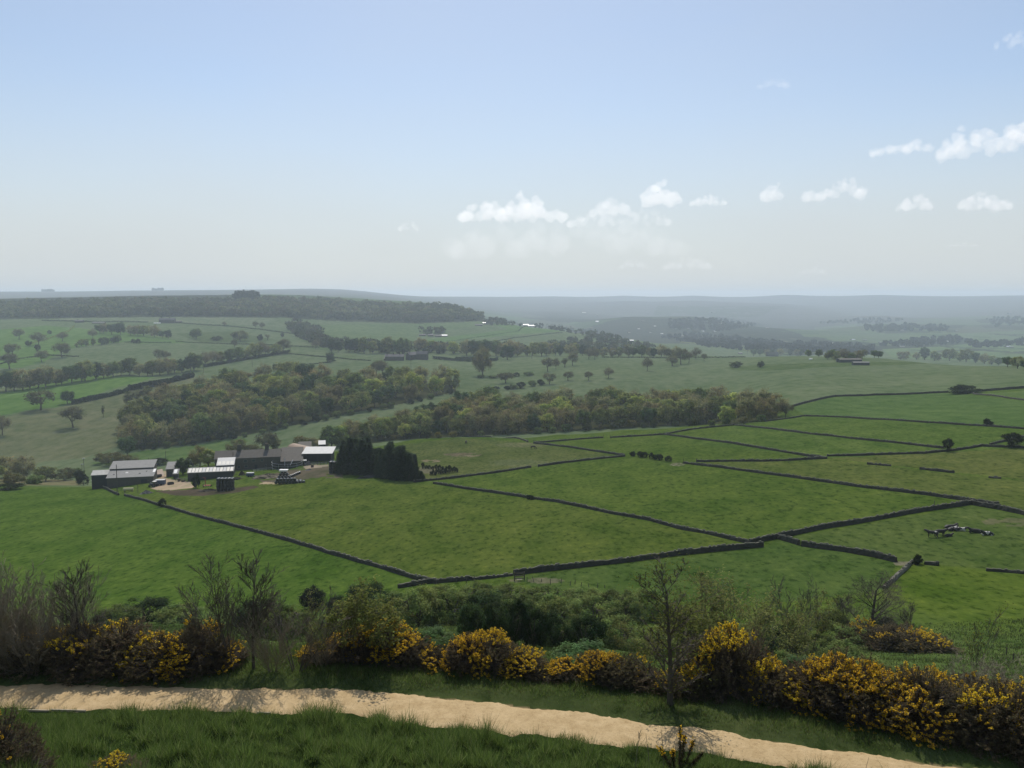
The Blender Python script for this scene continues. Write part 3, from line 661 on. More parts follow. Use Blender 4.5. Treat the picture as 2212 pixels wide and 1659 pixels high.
def scatter(poly, dx, dy, seed, tries=6000):
    """evenly spread picture positions inside a picture outline"""
    r = np.random.default_rng(seed); a = np.array(poly, float); out_ = []
    for _ in range(tries):
        x = r.uniform(a[:, 0].min(), a[:, 0].max()); y = r.uniform(a[:, 1].min(), a[:, 1].max())
        if not in_poly(np.array([x]), np.array([y]), poly)[0]: continue
        if all(((x - q_[0]) / dx) ** 2 + ((y - q_[1]) / dy) ** 2 > 1 for q_ in out_): out_.append((x, y))
    return out_
NEARWOOD = [(705,970),(760,961),(860,950),(900,947),(1100,938),(1300,927),(1440,919),(1600,915),(1688,905),(1672,895),(1500,887),(1300,883),(1100,887),(985,890),(920,914),(860,932),(760,950)]
VALEWOOD = [(280,972),(420,955),(520,941),(620,921),(760,891),(870,870),(985,846),(983,832),(900,834),(800,832),(600,830),(460,848),(340,884),(280,930)]
WK = [('brown', 'brown budding broadleaf tree in the %s'), ('olive', 'olive green leafing tree in the %s'), ('fresh', 'fresh yellow green leafing tree in the %s'), ('dark', 'dark green dense tree in the %s')]
for poly, nm, dx, dy, seed, hp in ((NEARWOOD, 'near wood behind the pasture', 28, 7, 5, 50), (VALEWOOD, 'wood filling the valley behind the farm', 30, 9.5, 6, 50)):
    r = np.random.default_rng(seed + 50)
    for x, y in scatter(poly, dx, dy, seed):
        k_ = r.choice(4, p=(.40, .36, .13, .11) if 'near' in nm else (.38, .40, .07, .15))
        tree(x, y, hp * r.uniform(.74, 1.15), WK[k_][0], WK[k_][1] % nm, ('brown', 'olive', 'yellow green', 'dark')[k_] + ' trees of the ' + nm)
def row(pts, n_, h, kd, label, group, w=None, jy=1.0, seed=0, hv=.22):
    """trees one after another along a line, each with its own place in the row"""
    r = np.random.default_rng(seed); a = np.array(pts, float); s = np.r_[0, np.cumsum(np.hypot(*np.diff(a, axis=0).T))]
    for i in range(n_):
        q_ = s[-1] * (i + .5 + r.uniform(-.3, .3)) / n_
        kd_ = kd if isinstance(kd, str) else kd[r.integers(len(kd))]
        tree(np.interp(q_, s, a[:, 0]), np.interp(q_, s, a[:, 1]) + r.uniform(-jy, jy), h * r.uniform(1 - hv, 1 + hv), kd_, label % ORD[i], group, None if w is None else w * r.uniform(.8, 1.2))
row([(745,953),(900,949),(1100,940),(1300,929),(1440,921),(1600,917),(1685,905)], 30, 15, ('bush','willow','bush'), '%s bush from the left along the front edge of the near wood', 'understorey of the near wood', seed=40, jy=1.2)
row([(285,976),(420,960),(520,945),(620,925),(760,896),(870,876),(980,850)], 24, 13, ('bush','bush','darkbush'), '%s bush from the left along the front edge of the valley wood', 'understorey of the valley wood', seed=41, jy=1.2)
# single field trees
for x, y, h, w, k_, lab in (
 (88,886,38,54,'oak','broad bare oak at the corner of the bright green field on the left'),
 (146,872,27,24,'dark','dark round tree at the start of the hedge below the bright green field'),
 (158,924,42,50,'oak','bare brown tree standing in the dull valley pasture on the left'),
 (5,940,36,30,'oak','bare tree cut by the left edge of the picture in the valley pasture'),
 (223,902,24,8,'thin','thin dead looking trunk alone in the valley pasture'),
 (278,884,36,26,'thin','pale green slim tree, leftmost of the three at the hedge end in the valley'),
 (297,878,36,26,'thin','slim bare tree, middle of the three at the hedge end in the valley'),
 (318,872,36,28,'thin','slim bare tree, rightmost of the three at the hedge end in the valley'),
 (360,868,34,20,'thin','slim bare tree alone left of the valley wood'),
 (388,876,42,26,'thin','tall pale green slim tree at the left tip of the valley wood'),
 (412,874,36,34,'dark','dark rounded tree at the left tip of the valley wood'),
 (275,988,44,34,'dark','dark leaning tree just above the yellow willow bushes by the barn'),
 (41,733,20,22,'oak','oak highest on the upper left bright field'),(84,745,23,30,'oak','broad oak in the middle of the upper left bright field'),(135,737,17,22,'oak','oak right of the broad one in the upper left bright field'),
 (201,732,19,19,'oak','oak at the right end of the upper left bright field'),(107,722,8,8,'bush','small round bush between the upper left oaks'),
 (26,770,24,30,'oak','spreading oak near the left edge below the upper bright field'),(21,797,30,36,'oak','lowest broad oak near the left edge'),(90,782,22,26,'oak','lone oak at the lower rim of the upper left bright field'),
 (134,772,28,34,'oak','oak in the hedge right of the lone oak on the upper left'),(81,759,13,11,'darkbush','dark holly like bush below the broad oak on the upper left'),
 (62,747,10,12,'bush','bush beside the broad oak on the upper left'),
 (345,780,24,22,'oak','left oak of the touching pair in the pale field on the left'),(358,778,18,20,'oak','right lower oak of the touching pair in the pale field on the left'),
 (507,753,19,16,'oak','small oak beside the far lane'),(682,754,19,18,'oak','oak by the lane right of the long tree row'),
 (713,783,23,20,'dark','leafy round tree at the fork of two walls above the valley wood'),
 (562,736,14,13,'darkbush','dark pointed bush beside the scrubby slope'),(578,735,13,12,'thin','thin bare tree beside the dark pointed bush'),(610,728,10,8,'darkbush','dark bush on the upper lane'),
 (485,705,10,10,'oak','small lone tree on the top lane right of the long house'),(552,710,15,15,'oak','left tree of the pair on the top lane'),(566,711,14,13,'oak','right tree of the pair on the top lane'),
 (424,732,22,26,'olive','round tree on the green slope below the long house'),(519,737,23,38,'olive','wide leafy tree group in the scrubby slope'),(468,736,10,26,'bush','low bush left of the wide leafy tree'),
 (594,801,16,11,'dark','dark narrow tree poking above the valley wood'),
 (814,810,31,30,'oak','left oak of the overlapping pair below the hamlet'),(826,811,31,34,'oak','right oak of the overlapping pair below the hamlet'),
 (874,812,22,18,'olive','leafy tree beside the utility pole at the valley wood'),
 (1043,812,66,44,'brown','tall dark mottled tree standing alone right of the hamlet'),
 (1092,828,24,40,'oak','wide oak left of the bush row in the pale field'),(1187,830,25,30,'oak','round oak at the right end of the bush row'),
 (1227,822,20,24,'oak','flat topped small oak, leftmost of three spaced in the pale field'),(1271,822,20,23,'oak','flat topped small oak, middle of three spaced in the pale field'),(1314,817,23,24,'oak','flat topped small oak, rightmost of three spaced in the pale field'),
 (1398,801,28,26,'oak','lone oak in the upper pale field'),(1452,791,22,28,'oak','oak left of the group on the crest of the pale field'),
 (1183,803,31,30,'oak','big oak at the left of the cluster above the three small oaks'),(1201,798,24,20,'oak','slim oak behind the big one in the cluster'),(1220,793,20,20,'thin','thin oak in the middle of the cluster'),(1237,790,28,26,'oak','oak at the right of the cluster above the three small oaks'),
 (1096,777,34,32,'dark','tall dark tree standing at the field edge left of the far pole'),(1285,777,26,24,'oak','right tree of the pair under the long tree belt'),(1272,776,24,22,'oak','left tree of the pair under the long tree belt'),
 (1441,775,22,24,'oak','uppermost left tree of the crest group'),(1453,790,26,18,'oak','lowest tree of the crest group'),(1471,787,34,36,'oak','broad tallest tree in the crest group'),(1488,784,24,22,'oak','middle tree in the crest group'),(1503,776,24,24,'oak','back tree in the crest group'),(1521,780,16,15,'oak','small tree at the right end of the crest group'),
 (1589,794,13,30,'bush','grey green bush at the left end of the rough strip in the pale field'),(1643,794,14,17,'bush','round grey green bush on the rough strip in the pale field'),
 (1697,903,32,34,'oak','tree standing just off the right end of the near wood'),
 (2047,976,26,20,'darkbush','dark lone thorn tree on the curving stone wall'),(2186,967,28,38,'darkbush','wide dark round tree by the wall at the right edge'),(2134,920,15,17,'darkbush','small dark bush on the upper right wall'),
 (1982,1219,20,20,'darkbush','dark cone shaped shrub where the tumbled walls meet'),
 (1146,1079,11,20,'darkbush','round dark bush sitting on the middle wall'),(351,1095,17,18,'darkbush','round dark bush sitting on the wall below the farm'),
 (2083,849,15,64,'darkbush','long dark hedge clump on the topmost wall at the right'),
 (20,1057,11,50,'darkbush','dark low bush at the left edge level with the barns'),
 (1090,937,13,15,'conifer','small dark conifer at the front of the near wood'),):
    tree(x, y, h, k_, lab, None, w)
row([(-12,848),(60,842),(150,828),(225,816),(285,809)], 17, 36, ('olive','brown','brown','olive','dark'), '%s tree from the left in the belt above the bright green field', 'tree belt above the bright green field', seed=1)
row([(296,812),(350,810),(430,800)], 9, 32, ('brown','olive','dark'), '%s tree from the left in the belt right of the bright green field', 'second tree belt in the valley', seed=2)
row([(440,792),(520,779),(620,762)], 11, 28, ('oak','brown','olive'), '%s tree from the left in the long row up the hedge to the lane', 'tree row along the valley hedge', seed=3)
row([(155,751),(205,746),(262,740)], 8, 13, ('bush','olive'), '%s bush from the left in the row above the left pale field', 'bush row above the left pale field', seed=4)
row([(204,719),(290,725),(372,732)], 10, 21, ('dark','olive','brown'), '%s tree from the left in the row below the long house', 'tree row below the long house', seed=5)
row([(283,742),(305,741)], 2, 9, 'darkbush', '%s dark bush from the left right of the bush row', 'small dark bushes', seed=6)
row([(706,759),(800,763),(885,765)], 10, 33, ('dark','olive','dark'), '%s tree from the left in the dense belt left of the hamlet', 'dense belt left of the hamlet', seed=7)
row([(902,760),(950,762),(985,766)], 5, 28, ('brown','dark','fresh'), '%s tree from the left among the hamlet trees', 'trees round the hamlet', seed=8)
row([(997,768),(1060,769),(1122,769)], 8, 32, ('dark','olive','brown'), '%s tree from the left in the belt right of the hamlet', 'belt right of the hamlet', seed=9)
row([(1127,769),(1200,768),(1268,769)], 9, 28, ('olive','brown','dark'), '%s tree from the left in the middle stretch of the long crest belt', 'middle crest belt', seed=10)
row([(1270,771),(1370,771),(1470,772)], 13, 23, ('dark','olive','brown'), '%s tree from the left in the right stretch of the long crest belt', 'right crest belt', seed=11)
row([(1046,846),(1110,841),(1173,832)], 7, 12, ('bush','darkbush'), '%s bush from the left in the bush row under the wide oak', 'bush row in the pale field', w=18, seed=12)
row([(1020,815),(1060,817),(1150,812)], 5, 9, ('darkbush','bush'), '%s bush from the left at the foot of the tall dark tree', 'bushes by the tall dark tree', w=20, seed=13)
row([(1617,769),(1700,769),(1772,771)], 10, 14, ('olive','dark','brown'), '%s tree from the left in the hedge round the bungalow', 'trees round the bungalow', seed=14)
row([(1781,777),(1820,778),(1866,777)], 8, 19, ('brown','oak','olive'), '%s tree from the left in the copse by the long shed', 'copse by the long shed', seed=15, jy=2)
row([(1882,773),(1905,774)], 2, 20, 'dark', '%s dark tree from the left beside the copse', 'dark trees beside the copse', seed=16)
row([(1932,777),(2060,780),(2130,787),(2225,800)], 16, 19, ('brown','olive','dark'), '%s tree from the left in the hedge running off the right edge', 'right hand skyline hedge', seed=17, hv=.4)
row([(1361,985),(1400,990),(1447,998)], 7, 13, 'darkbush', '%s dark bush from the left in the clipped row on the pasture wall', 'dark bush row on the pasture wall', w=17, jy=.4, seed=18, hv=.1)
def hedge(pts, hpx, label, col=(.036, .056, .024), wm=1.8):
    """a clipped or straggling hedge as one bushy band"""
    r = np.random.default_rng(abs(hash(pts[0])) % 9999); P = np.array([at(*p) for p in pts])
    s = np.r_[0, np.cumsum(np.hypot(*np.diff(P[:, :2], axis=0).T))]; hm = size_at(P.mean(0), hpx)
    n_ = int(min(9000, max(900, s[-1] * hm * 9))); q_ = r.uniform(0, s[-1], n_)
    prof = hm * (.55 + .9 * (fbm(q_ / (hm * 1.7), q_ * 0, 3)))
    x = np.interp(q_, s, P[:, 0]) + r.normal(size=n_) * wm * .4; y = np.interp(q_, s, P[:, 1]) + r.normal(size=n_) * wm * .4
    z = gz(x, y) + prof * r.uniform(0, 1, n_) ** .7
    C = np.c_[x, y, z]; nv = unit(n_, r); u = np.cross(nv, unit(n_, r)); u /= np.linalg.norm(u, axis=1, keepdims=True); v = np.cross(nv, u); sz = max(.3, hm * .11)
    b = MB(); b.cards(C, u * sz, v * sz * .7, jit(col, n_, r, .35, .1))
    return tag(b.obj('hedge', LEAF), label, 'hedge', 'field hedges', 'thing')
hedge([(155,874),(215,862),(278,846)], 9, 'thick dark hedge below the bright green field')
hedge([(278,845),(340,835),(418,815)], 11, 'dark hedge running from the three slim trees to the belt')
hedge([(440,793),(530,778),(625,762)], 6, 'hedge bottom under the long tree row')
hedge([(985,778),(1050,781),(1075,779)], 7, 'dark garden hedge right of the hamlet')
hedge([(935,775),(990,780),(1030,782)], 6, 'clipped hedge along the hamlet garden')
hedge([(375,698),(420,701),(500,706)], 2.4, 'thin dark hedge along the top lane right of the long house')
hedge([(500,706),(560,712),(640,722),(720,733)], 2.2, 'thin hedge along the falling top lane')
hedge([(90,693),(200,696),(320,697)], 2.4, 'thin dark hedge along the top lane left of the long house')
hedge([(380,739),(450,742),(560,745),(690,752)], 2.6, 'dark hedge along the far lane below the scrubby slope')
hedge([(610,764),(660,768),(715,773),(800,780)], 2.4, 'hedge crossing below the lane to the hamlet')
hedge([(270,740),(330,741),(370,741)], 2.2, 'low hedge at the foot of the upper bright field')
hedge([(60,745),(105,732),(150,715),(160,704)], 1.6, 'faint hedge climbing through the upper left bright field', OLIVE)
hedge([(640,790),(690,786),(725,780)], 2.5, 'hedge rising to the fork of two walls')
hedge([(965,739),(1040,728),(1120,716),(1180,707)], 1.8, 'thin hedge rising across the far green spur')
hedge([(1010,744),(1110,730),(1215,719)], 1.6, 'lower thin hedge across the far green spur')
hedge([(880,747),(930,742),(1000,747)], 1.8, 'hedge below the far farm on the spur', OLIVE)
hedge([(1300,773),(1420,774),(1540,773),(1610,772)], 2.6, 'dark hedge line on the crest of the pale field')
hedge([(1470,740),(1540,748),(1600,756),(1640,764)], 2.4, 'hedge on the far crest above the pale field', OLIVE)
hedge([(-10,790),(40,776),(100,768),(170,771)], 2.2, 'dark hedge under the spreading oaks on the left')
# ------------------------------------------------------------------ the farm
SLATE = plain('stone_slate', (.115, .105, .092), .9, .3, .9); SHEET = plain('grey_sheet_roof', (.20, .20, .195), .7, .25, .7)
PALESHEET = plain('pale_sheet_roof', (.50, .50, .49), .6, .18, .6); RUST = plain('rusty_sheet', (.30, .22, .16), .7, .4, .5)
GRIT = plain('gritstone_wall', (.085, .08, .068), .95, .3, 1.2); DARKSHEET = plain('dark_sheet_wall', (.035, .038, .042), .7, .3, .8)
WHITE = plain('white_paint', (.78, .78, .76), .5, .08); GLASS = plain('window_glass', (.05, .06, .07), .15, .1, spec=.6)
CLEAR = plain('translucent_panel', (.62, .60, .54), .5, .15, .8); WRAP = plain('black_wrap', (.016, .018, .022), .28, .3, 1.5, spec=.6)
STEEL = plain('galvanised_steel', (.32, .33, .34), .5, .2, 2, .4); REDP = plain('red_paint', (.30, .055, .04), .6, .3); BLUEP = plain('blue_paint', (.05, .08, .14), .6, .3)
TYRE = plain('black_rubber', (.02, .02, .021), .8, .3); YELL = plain('faded_yellow', (.50, .46, .26), .7, .2); RUBBLE = plain('rubble', (.15, .145, .14), .95, .4, 2)
def prism(mb, pts, y0, y1):
    """outline in x, z pushed from y0 to y1"""
    n_ = len(pts); V = [(x, y0, z) for x, z in pts] + [(x, y1, z) for x, z in pts]
    mb.add(V, [(i, (i + 1) % n_, (i + 1) % n_ + n_, i + n_) for i in range(n_)])
    for k in range(1, n_ - 1): mb.add(V, [(0, k + 1, k)]); mb.add(V, [(n_, n_ + k, n_ + k + 1)])
def slab(mb, a, b, x0, x1, th=.14):
    """roof slope from front line a=(y, z) to back line b=(y, z) between x0 and x1"""
    V = [(x0, a[0], a[1]), (x1, a[0], a[1]), (x1, b[0], b[1]), (x0, b[0], b[1])]; V += [(x, y, z + th) for x, y, z in V]
    mb.add(V, [(0,3,2,1),(4,5,6,7),(0,1,5,4),(1,2,6,5),(2,3,7,6),(3,0,4,7)])
LAST = [None, None]
def shed(name, label, cat, a, b, depth, hf, hb, wallm, roofm, ridge=None, over=.3, group=None, open_front=False, lift=0, tilt=.22):
    """building with its front foot from a to b in the picture; mono pitch, or gabled when ridge is given"""
    M = at((a[0] + b[0]) / 2, (a[1] + b[1]) / 2); L0 = (b[0] - a[0]) * M[1] / F; E = []
    for (x_, y_), s_ in ((a, -.5), (b, .5)):
        Y = M[1] + tilt * L0 * s_; dx, dy, dz = dirs(x_, y_); E.append(np.array((float(dx / dy) * Y, Y, M[2])))
    A, B = E; LAST[:] = [A, B]; L = math.hypot(B[0] - A[0], B[1] - A[1]); z = M[2] + lift; top = 0
    o = thing(name, label, cat, (A[0], A[1], z), math.atan2(B[1] - A[1], B[0] - A[0]), 1.0, group)
    hf += top * .6; hb += top * .6
    w = MB(); t = .3
    V = lambda q: np.array(q, float)
    if not open_front: w.box((L / 2, .15, -4), (L, t, hf + 4))
    else:
        for i in range(5): w.box((.15 + (L - .3) * i / 4, .15, -4), (.22, .22, hf + 4))
    w.box((L / 2, depth - .15, -4), (L, t, hb + 4))
    for x0 in (.003, L - .303):
        pr = [(.302, -4), (depth - .302, -4), (depth - .302, hb)] + ([(depth / 2, ridge + (hf + hb) / 2)] if ridge else []) + [(.302, hf)]
        n_ = len(pr); VV = [(x0, y, z_) for y, z_ in pr] + [(x0 + .3, y, z_) for y, z_ in pr]
        w.add(VV, [(i, (i + 1) % n_, (i + 1) % n_ + n_, i + n_) for i in range(n_)])
        for k in range(1, n_ - 1): w.add(VV, [(0, k + 1, k)]); w.add(VV, [(n_, n_ + k, n_ + k + 1)])
    w.obj('wall', wallm, o)
    r_ = MB()
    if ridge:
        zr = (hf + hb) / 2 + ridge; s1 = (zr - hf) / (depth / 2)
        slab(r_, (-over, hf - over * s1 + .03), (depth / 2, zr + .03), -over, L + over); s2 = (zr - hb) / (depth / 2)
        slab(r_, (depth + over, hb - over * s2 + .03), (depth / 2 + .002, zr + .03), -over, L + over)
    else:
        s1 = (hb - hf) / depth
        slab(r_, (-over, hf - over * s1 + .03), (depth + over, hb + over * s1 + .03), -over, L + over)
    rf = r_.obj('roof', roofm, o)
    return o, L, hf, hb, rf
def window(o, x, z, w, h, y=0.0, mat=GLASS):
    f = MB()
    for cx, cz, dw, dh in ((x, z, w, .14), (x, z + h - .14, w, .14), (x - w / 2 + .07, z + .14, .14, h - .28), (x + w / 2 - .07, z + .14, .14, h - .28)): f.box((cx, y - .03, cz), (dw, .1, dh))
    fr = f.obj('window', plain('stone_surround', (.17, .165, .15), .9), o); p = MB(); p.box((x, y - .012, z + .142), (w - .285, .05, h - .285)); p.obj('pane', mat, fr)
def roof_light(parent, x0, x1, a, b, f0, f1, mat, name='roof_light'):
    p = MB(); ya, za = a; yb, zb_ = b
    slab(p, (ya + (yb - ya) * f0, za + (zb_ - za) * f0 + .145), (ya + (yb - ya) * f1, za + (zb_ - za) * f1 + .145), x0, x1, .03); return p.obj(name, mat, parent)
def door(o, x, w, h, y=0.0, mat=DARKSHEET):
    p = MB(); p.box((x, y - .03, 0), (w, .1, h)); return p.obj('door', mat, o)
Z = near_z1
# long low barn on the left: front range and higher back range
o, L, hf, hb, rf = shed('barn', 'long grey roofed barn front range with roof lights at the left of the farm', 'barn', Z(285, 512), Z(662, 484), 7.2, 3.4, 5.0, GRIT, SHEET)
for x0, f0, s_ in ((.1, .35, .7), (.36, .55, 1.0), (.66, .35, .8), (.80, .6, .5)): roof_light(rf, L * x0, L * x0 + s_, (0, hf), (7.2, hb), f0, f0 + .16, DARKSHEET if x0 != .36 else PALESHEET)
roof_light(rf, L * .955, L * .955 + 1.0, (0, hf), (7.2, hb), .55, .98, WHITE)
door(o, L * .8, 2.4, 2.3)
p_, q_ = LAST; d_ = (q_ - p_); n_ = np.array((-d_[1], d_[0])) / np.hypot(d_[0], d_[1])
def offset_shed(name, label, cat, a3, b3, depth, hf, hb, wallm, roofm, z, ridge=None):
    L = math.hypot(b3[0] - a3[0], b3[1] - a3[1]); o = thing(name, label, cat, (a3[0], a3[1], z), math.atan2(b3[1] - a3[1], b3[0] - a3[0]))
    w = MB(); w.box((L / 2, .15, -5), (L, .3, hf + 5)); w.box((L / 2, depth - .15, -5), (L, .3, hb + 5))
    for x0 in (.003, L - .303):
        VV = [(x0 + dx, y, z_) for dx in (0, .3) for y, z_ in ((.302, -5), (depth - .302, -5), (depth - .302, hb), (.302, hf))]
        w.add(VV, [(0,1,2,3),(4,5,6,7),(0,1,5,4),(1,2,6,5),(2,3,7,6),(3,0,4,7)])
    w.obj('wall', wallm, o); r_ = MB(); s1 = (hb - hf) / depth; slab(r_, (-.25, hf - .25 * s1 + .03), (depth + .3, hb + .3 * s1 + .03), -.3, L + .3); r_.obj('roof', roofm, o); return o, L
z0 = min(p_[2], q_[2])
a3 = np.r_[p_[:2] + n_ * 7.7 - d_[:2] * .02, 0]; b3 = np.r_[q_[:2] + n_ * 7.7 - d_[:2] * .06, 0]
offset_shed('barn', 'higher back range of the long grey barn on the left', 'barn', a3, b3, 8.0, 5.7, 7.4, GRIT, SHEET, z0)
shed('lean_to_shed', 'pale corrugated lean-to nearest the left end of the barn', 'shed', Z(165, 508), Z(280, 500), 3.6, 2.5, 3.0, DARKSHEET, plain('worn_sheet_roof', (.36, .36, .34), .7, .4, .8))
a3 = p_[:2] - d_[:2] * .40 + n_ * 6; b3 = p_[:2] - d_[:2] * .03 + n_ * 6.2
offset_shed('lean_to_shed', 'taller pale roofed lean-to behind at the left end of the barn', 'shed', np.r_[a3, 0], np.r_[b3, 0], 4.5, 3.7, 4.7, DARKSHEET, plain('worn_sheet_roof', (.36, .36, .34)), z0)
# rusty canopy on posts
A = at(*Z(655, 432)); B = at(*Z(722, 428)); cn = thing('canopy', 'rusty tin canopy on posts behind the barn corner', 'canopy', A, math.atan2(B[1] - A[1], B[0] - A[0])); L = math.hypot(*(B - A)[:2])
m_ = MB(); slab(m_, (-.3, 3.3), (5.5, 4.0), -1.5, L + .5, .1); m_.obj('roof', RUST, cn)
for x, y in ((L * .75, .2), (L * .95, .2), (.2, 5), (L * .9, 5)):
    m_ = MB(); m_.box((x, y, -.5), (.3, .3, 3.75)); m_.obj('post', WOOD, cn)
def cart(name, label, cat, pos, L, w, h, mat, wheel=.4, rot=0.0, topm=None):
    """small wheeled trailer"""
    o = thing(name, label, cat, pos, rot); b = MB(); zf = wheel * 1.1
    b.box((0, 0, zf), (L, w, .16)); b.box((0, -w / 2 + .05, zf + .16), (L, .1, h)); b.box((0, w / 2 - .05, zf + .16), (L, .1, h)); b.box((-L / 2 + .05, 0, zf + .16), (.1, w - .21, h)); b.box((L / 2 - .05, 0, zf + .16), (.1, w - .21, h)); b.box((L / 2 + .6, 0, zf), (1.2, .1, .1))
    b.obj('body', mat, o)
    if topm: t = MB(); t.box((0, 0, zf + .16 + h), (L + .05, w + .05, .06)); t.obj('cover', topm, o)
    for sx in (-L * .15, L * .15):
        for sy in (-1, 1):
            t = MB(); t.tubes([(sx, sy * (w / 2 + .03), wheel)], [(sx, sy * (w / 2 + .28), wheel)], wheel, wheel, 14); t.add([(sx + wheel * math.cos(a), sy * (w / 2 + .28), wheel + wheel * math.sin(a)) for a in np.linspace(0, 6.28, 13)[:-1]] + [(sx, sy * (w / 2 + .30), wheel)], [(k, (k + 1) % 12, 12) for k in range(12)]); t.obj('wheel', TYRE, o)
    return o
cart('trailer', 'blue high sided trailer with a pale sheeted top in the farmyard', 'trailer', at(*Z(720, 497)), 3.8, 2.2, 1.6, BLUEP, .45, .1, PALESHEET)
cart('trailer', 'small blue grey box trailer on the grass before the farmhouse', 'trailer', at(*Z(1450, 428)), 3.0, 1.6, 1.1, BLUEP, .35, .05, STEEL)
# tractor
def tractor(pos, rot, label, mat):
    o = thing('tractor', label, 'tractor', pos, rot); b = MB()
    b.box((.9, 0, .75), (1.7, .75, .75), 0, None, .9); b.box((-.35, 0, .65), (1.0, 1.0, .5)); b.obj('body', mat, o)
    c = MB(); c.box((-.5, 0, 1.15), (1.25, 1.3, 1.15), 0, None, .85); c.obj('cab_window', GLASS, o); c = MB(); c.box((-.5, 0, 2.3), (1.4, 1.4, .14)); c.obj('cab_roof', WHITE, o)
    e = MB(); e.tubes([(1.1, .3, 1.45)], [(1.1, .3, 2.1)], .05, .05, 6); e.obj('exhaust', STEEL, o)
    for x, r_, w_ in ((-.6, .8, .45), (1.35, .5, .3)):
        for s_ in (-1, 1):
            t = MB(); y0 = s_ * .68; y1 = s_ * (.68 + w_); t.tubes([(x, y0, r_)], [(x, y1, r_)], r_, r_, 16)
            for yy in (y0, y1): t.add([(x + r_ * math.cos(a), yy, r_ + r_ * math.sin(a)) for a in np.linspace(0, 2 * math.pi, 17)[:-1]] + [(x, yy, r_)], [(k, (k + 1) % 16, 16) for k in range(16)])
            w = t.obj('wheel', TYRE, o); h = MB(); h.tubes([(x, s_ * (.68 + w_), r_)], [(x, s_ * (.70 + w_), r_)], r_ * .5, r_ * .45, 10); h.obj('rim', STEEL, w)
    return o
tractor(at(*Z(665, 512)), 2.9, 'dark tractor with a white cab roof parked at the barn corner', plain('dark_paint', (.04, .045, .06), .5))
# scrap heap and pale skip
def heap(name, label, cat, x, y, rx, ry, h, mat, seed, n_=1):
    p = at(x, y); m_ = MB(); k = 28; r = np.random.default_rng(seed); V = [(0, 0, h)]; F_ = []
    for j in range(1, 8):
        for i in range(k):
            a = 2 * math.pi * i / k; f = j / 7; ww = 1 + .25 * r.uniform(-1, 1); V.append((rx * f * math.cos(a) * ww, ry * f * math.sin(a) * ww, h * (1 - f) ** .8 * (1 + .25 * r.uniform(-1, 1)) - .15 * f))
    for i in range(k): m_f = (0, 1 + i, 1 + (i + 1) % k); F_.append(m_f)
    m_.add(V, F_)
    Q = [(1 + (j - 1) * k + i, 1 + j * k + i, 1 + j * k + (i + 1) % k, 1 + (j - 1) * k + (i + 1) % k) for j in range(1, 7) for i in range(k)]
    b = MB(); b.v = m_.v; b.c = m_.c; b.n = m_.n; b.f[3] = m_.f[3]; b.f[4] = [np.array(Q)]
    o = b.obj(name, mat); o.location = [float(q) for q in p]; return tag(o, label, cat)
heap('rubble_heap', 'grey heap of scrap and rubble on the grass below the barn', 'heap', *Z(610, 565), 2.6, 1.6, 1.3, RUBBLE, 3)
heap('earth_mound', 'low bare earth mound in front of the farmhouse', 'mound', *Z(1605, 436), 7.0, 4.0, 1.7, plain('bare_earth', (.13, .11, .075), .95, .3, .6), 4)
heap('silage_heap', 'brown bushy heap left of the blue grey trailer', 'heap', *Z(1382, 416), 1.6, 1.3, 1.8, plain('brown_heap', (.05, .043, .032), .95), 5)
heap('rubble_heap', 'dark rubble strewn at the foot of the conifers', 'heap', 553 + 1180 * .211, 916 + 548 * .211, 5.0, 1.6, .9, plain('dark_rubble', (.07, .065, .06), .95, .5, 2), 6)
sk = thing('trough', 'pale yellow tank on short legs in the grass below the barn', 'tank', at(*Z(460, 550)), .1)
m_ = MB(); m_.tubes([(-1.9, 0, 1.0)], [(1.9, 0, 1.0)], .62, .62, 12)
for xx in (-1.9, 1.9): m_.add([(xx, .62 * math.cos(a), 1.0 + .62 * math.sin(a)) for a in np.linspace(0, 2 * math.pi, 13)[:-1]] + [(xx, 0, 1.0)], [(k, (k + 1) % 12, 12) for k in range(12)])
m_.obj('tank', YELL, sk)
for xx in (-1.4, 1.4):
    m_ = MB(); m_.box((xx, 0, -.2), (.15, 1.0, .65)); m_.obj('leg', WOOD, sk)
fd = thing('ring_feeder', 'round black ring feeder standing on the pale farmyard', 'feeder', at(*Z(803, 492)))
m_ = MB(); k = 20; A_ = np.linspace(0, 2 * math.pi, k + 1)[:-1]
m_.add([(1.3 * math.cos(a), 1.1 * math.sin(a), z) for z in (-.05, .9) for a in A_] + [(1.2 * math.cos(a), 1.0 * math.sin(a), z) for z in (-.05, .9) for a in A_], [(i, (i + 1) % k, (i + 1) % k + k, i + k) for i in range(k)] + [(i + 2 * k, (i + 1) % k + 2 * k, (i + 1) % k + 3 * k, i + 3 * k) for i in range(k)] + [(i + k, (i + 1) % k + k, (i + 1) % k + 3 * k, i + 3 * k) for i in range(k)])
m_.obj('ring', TYRE, fd)
# small stone shed and white-panelled annexe
o, L, hf, hb, rf = shed('stone_shed', 'small stone shed with a grey roof behind the farmyard', 'shed', Z(768, 428), Z(832, 430), 6.5, 3.4, 5.2, GRIT, SHEET); door(o, L * .4, 1.6, 2.2)
o, L, hf, hb, rf = shed('annexe', 'low dark annexe with one white roof panel beside the stone shed', 'shed', Z(826, 448), Z(862, 446), 3.5, 2.2, 3.4, DARKSHEET, SHEET); roof_light(rf, .1, L * .75, (0, hf), (3.5, hb), .1, .95, WHITE)
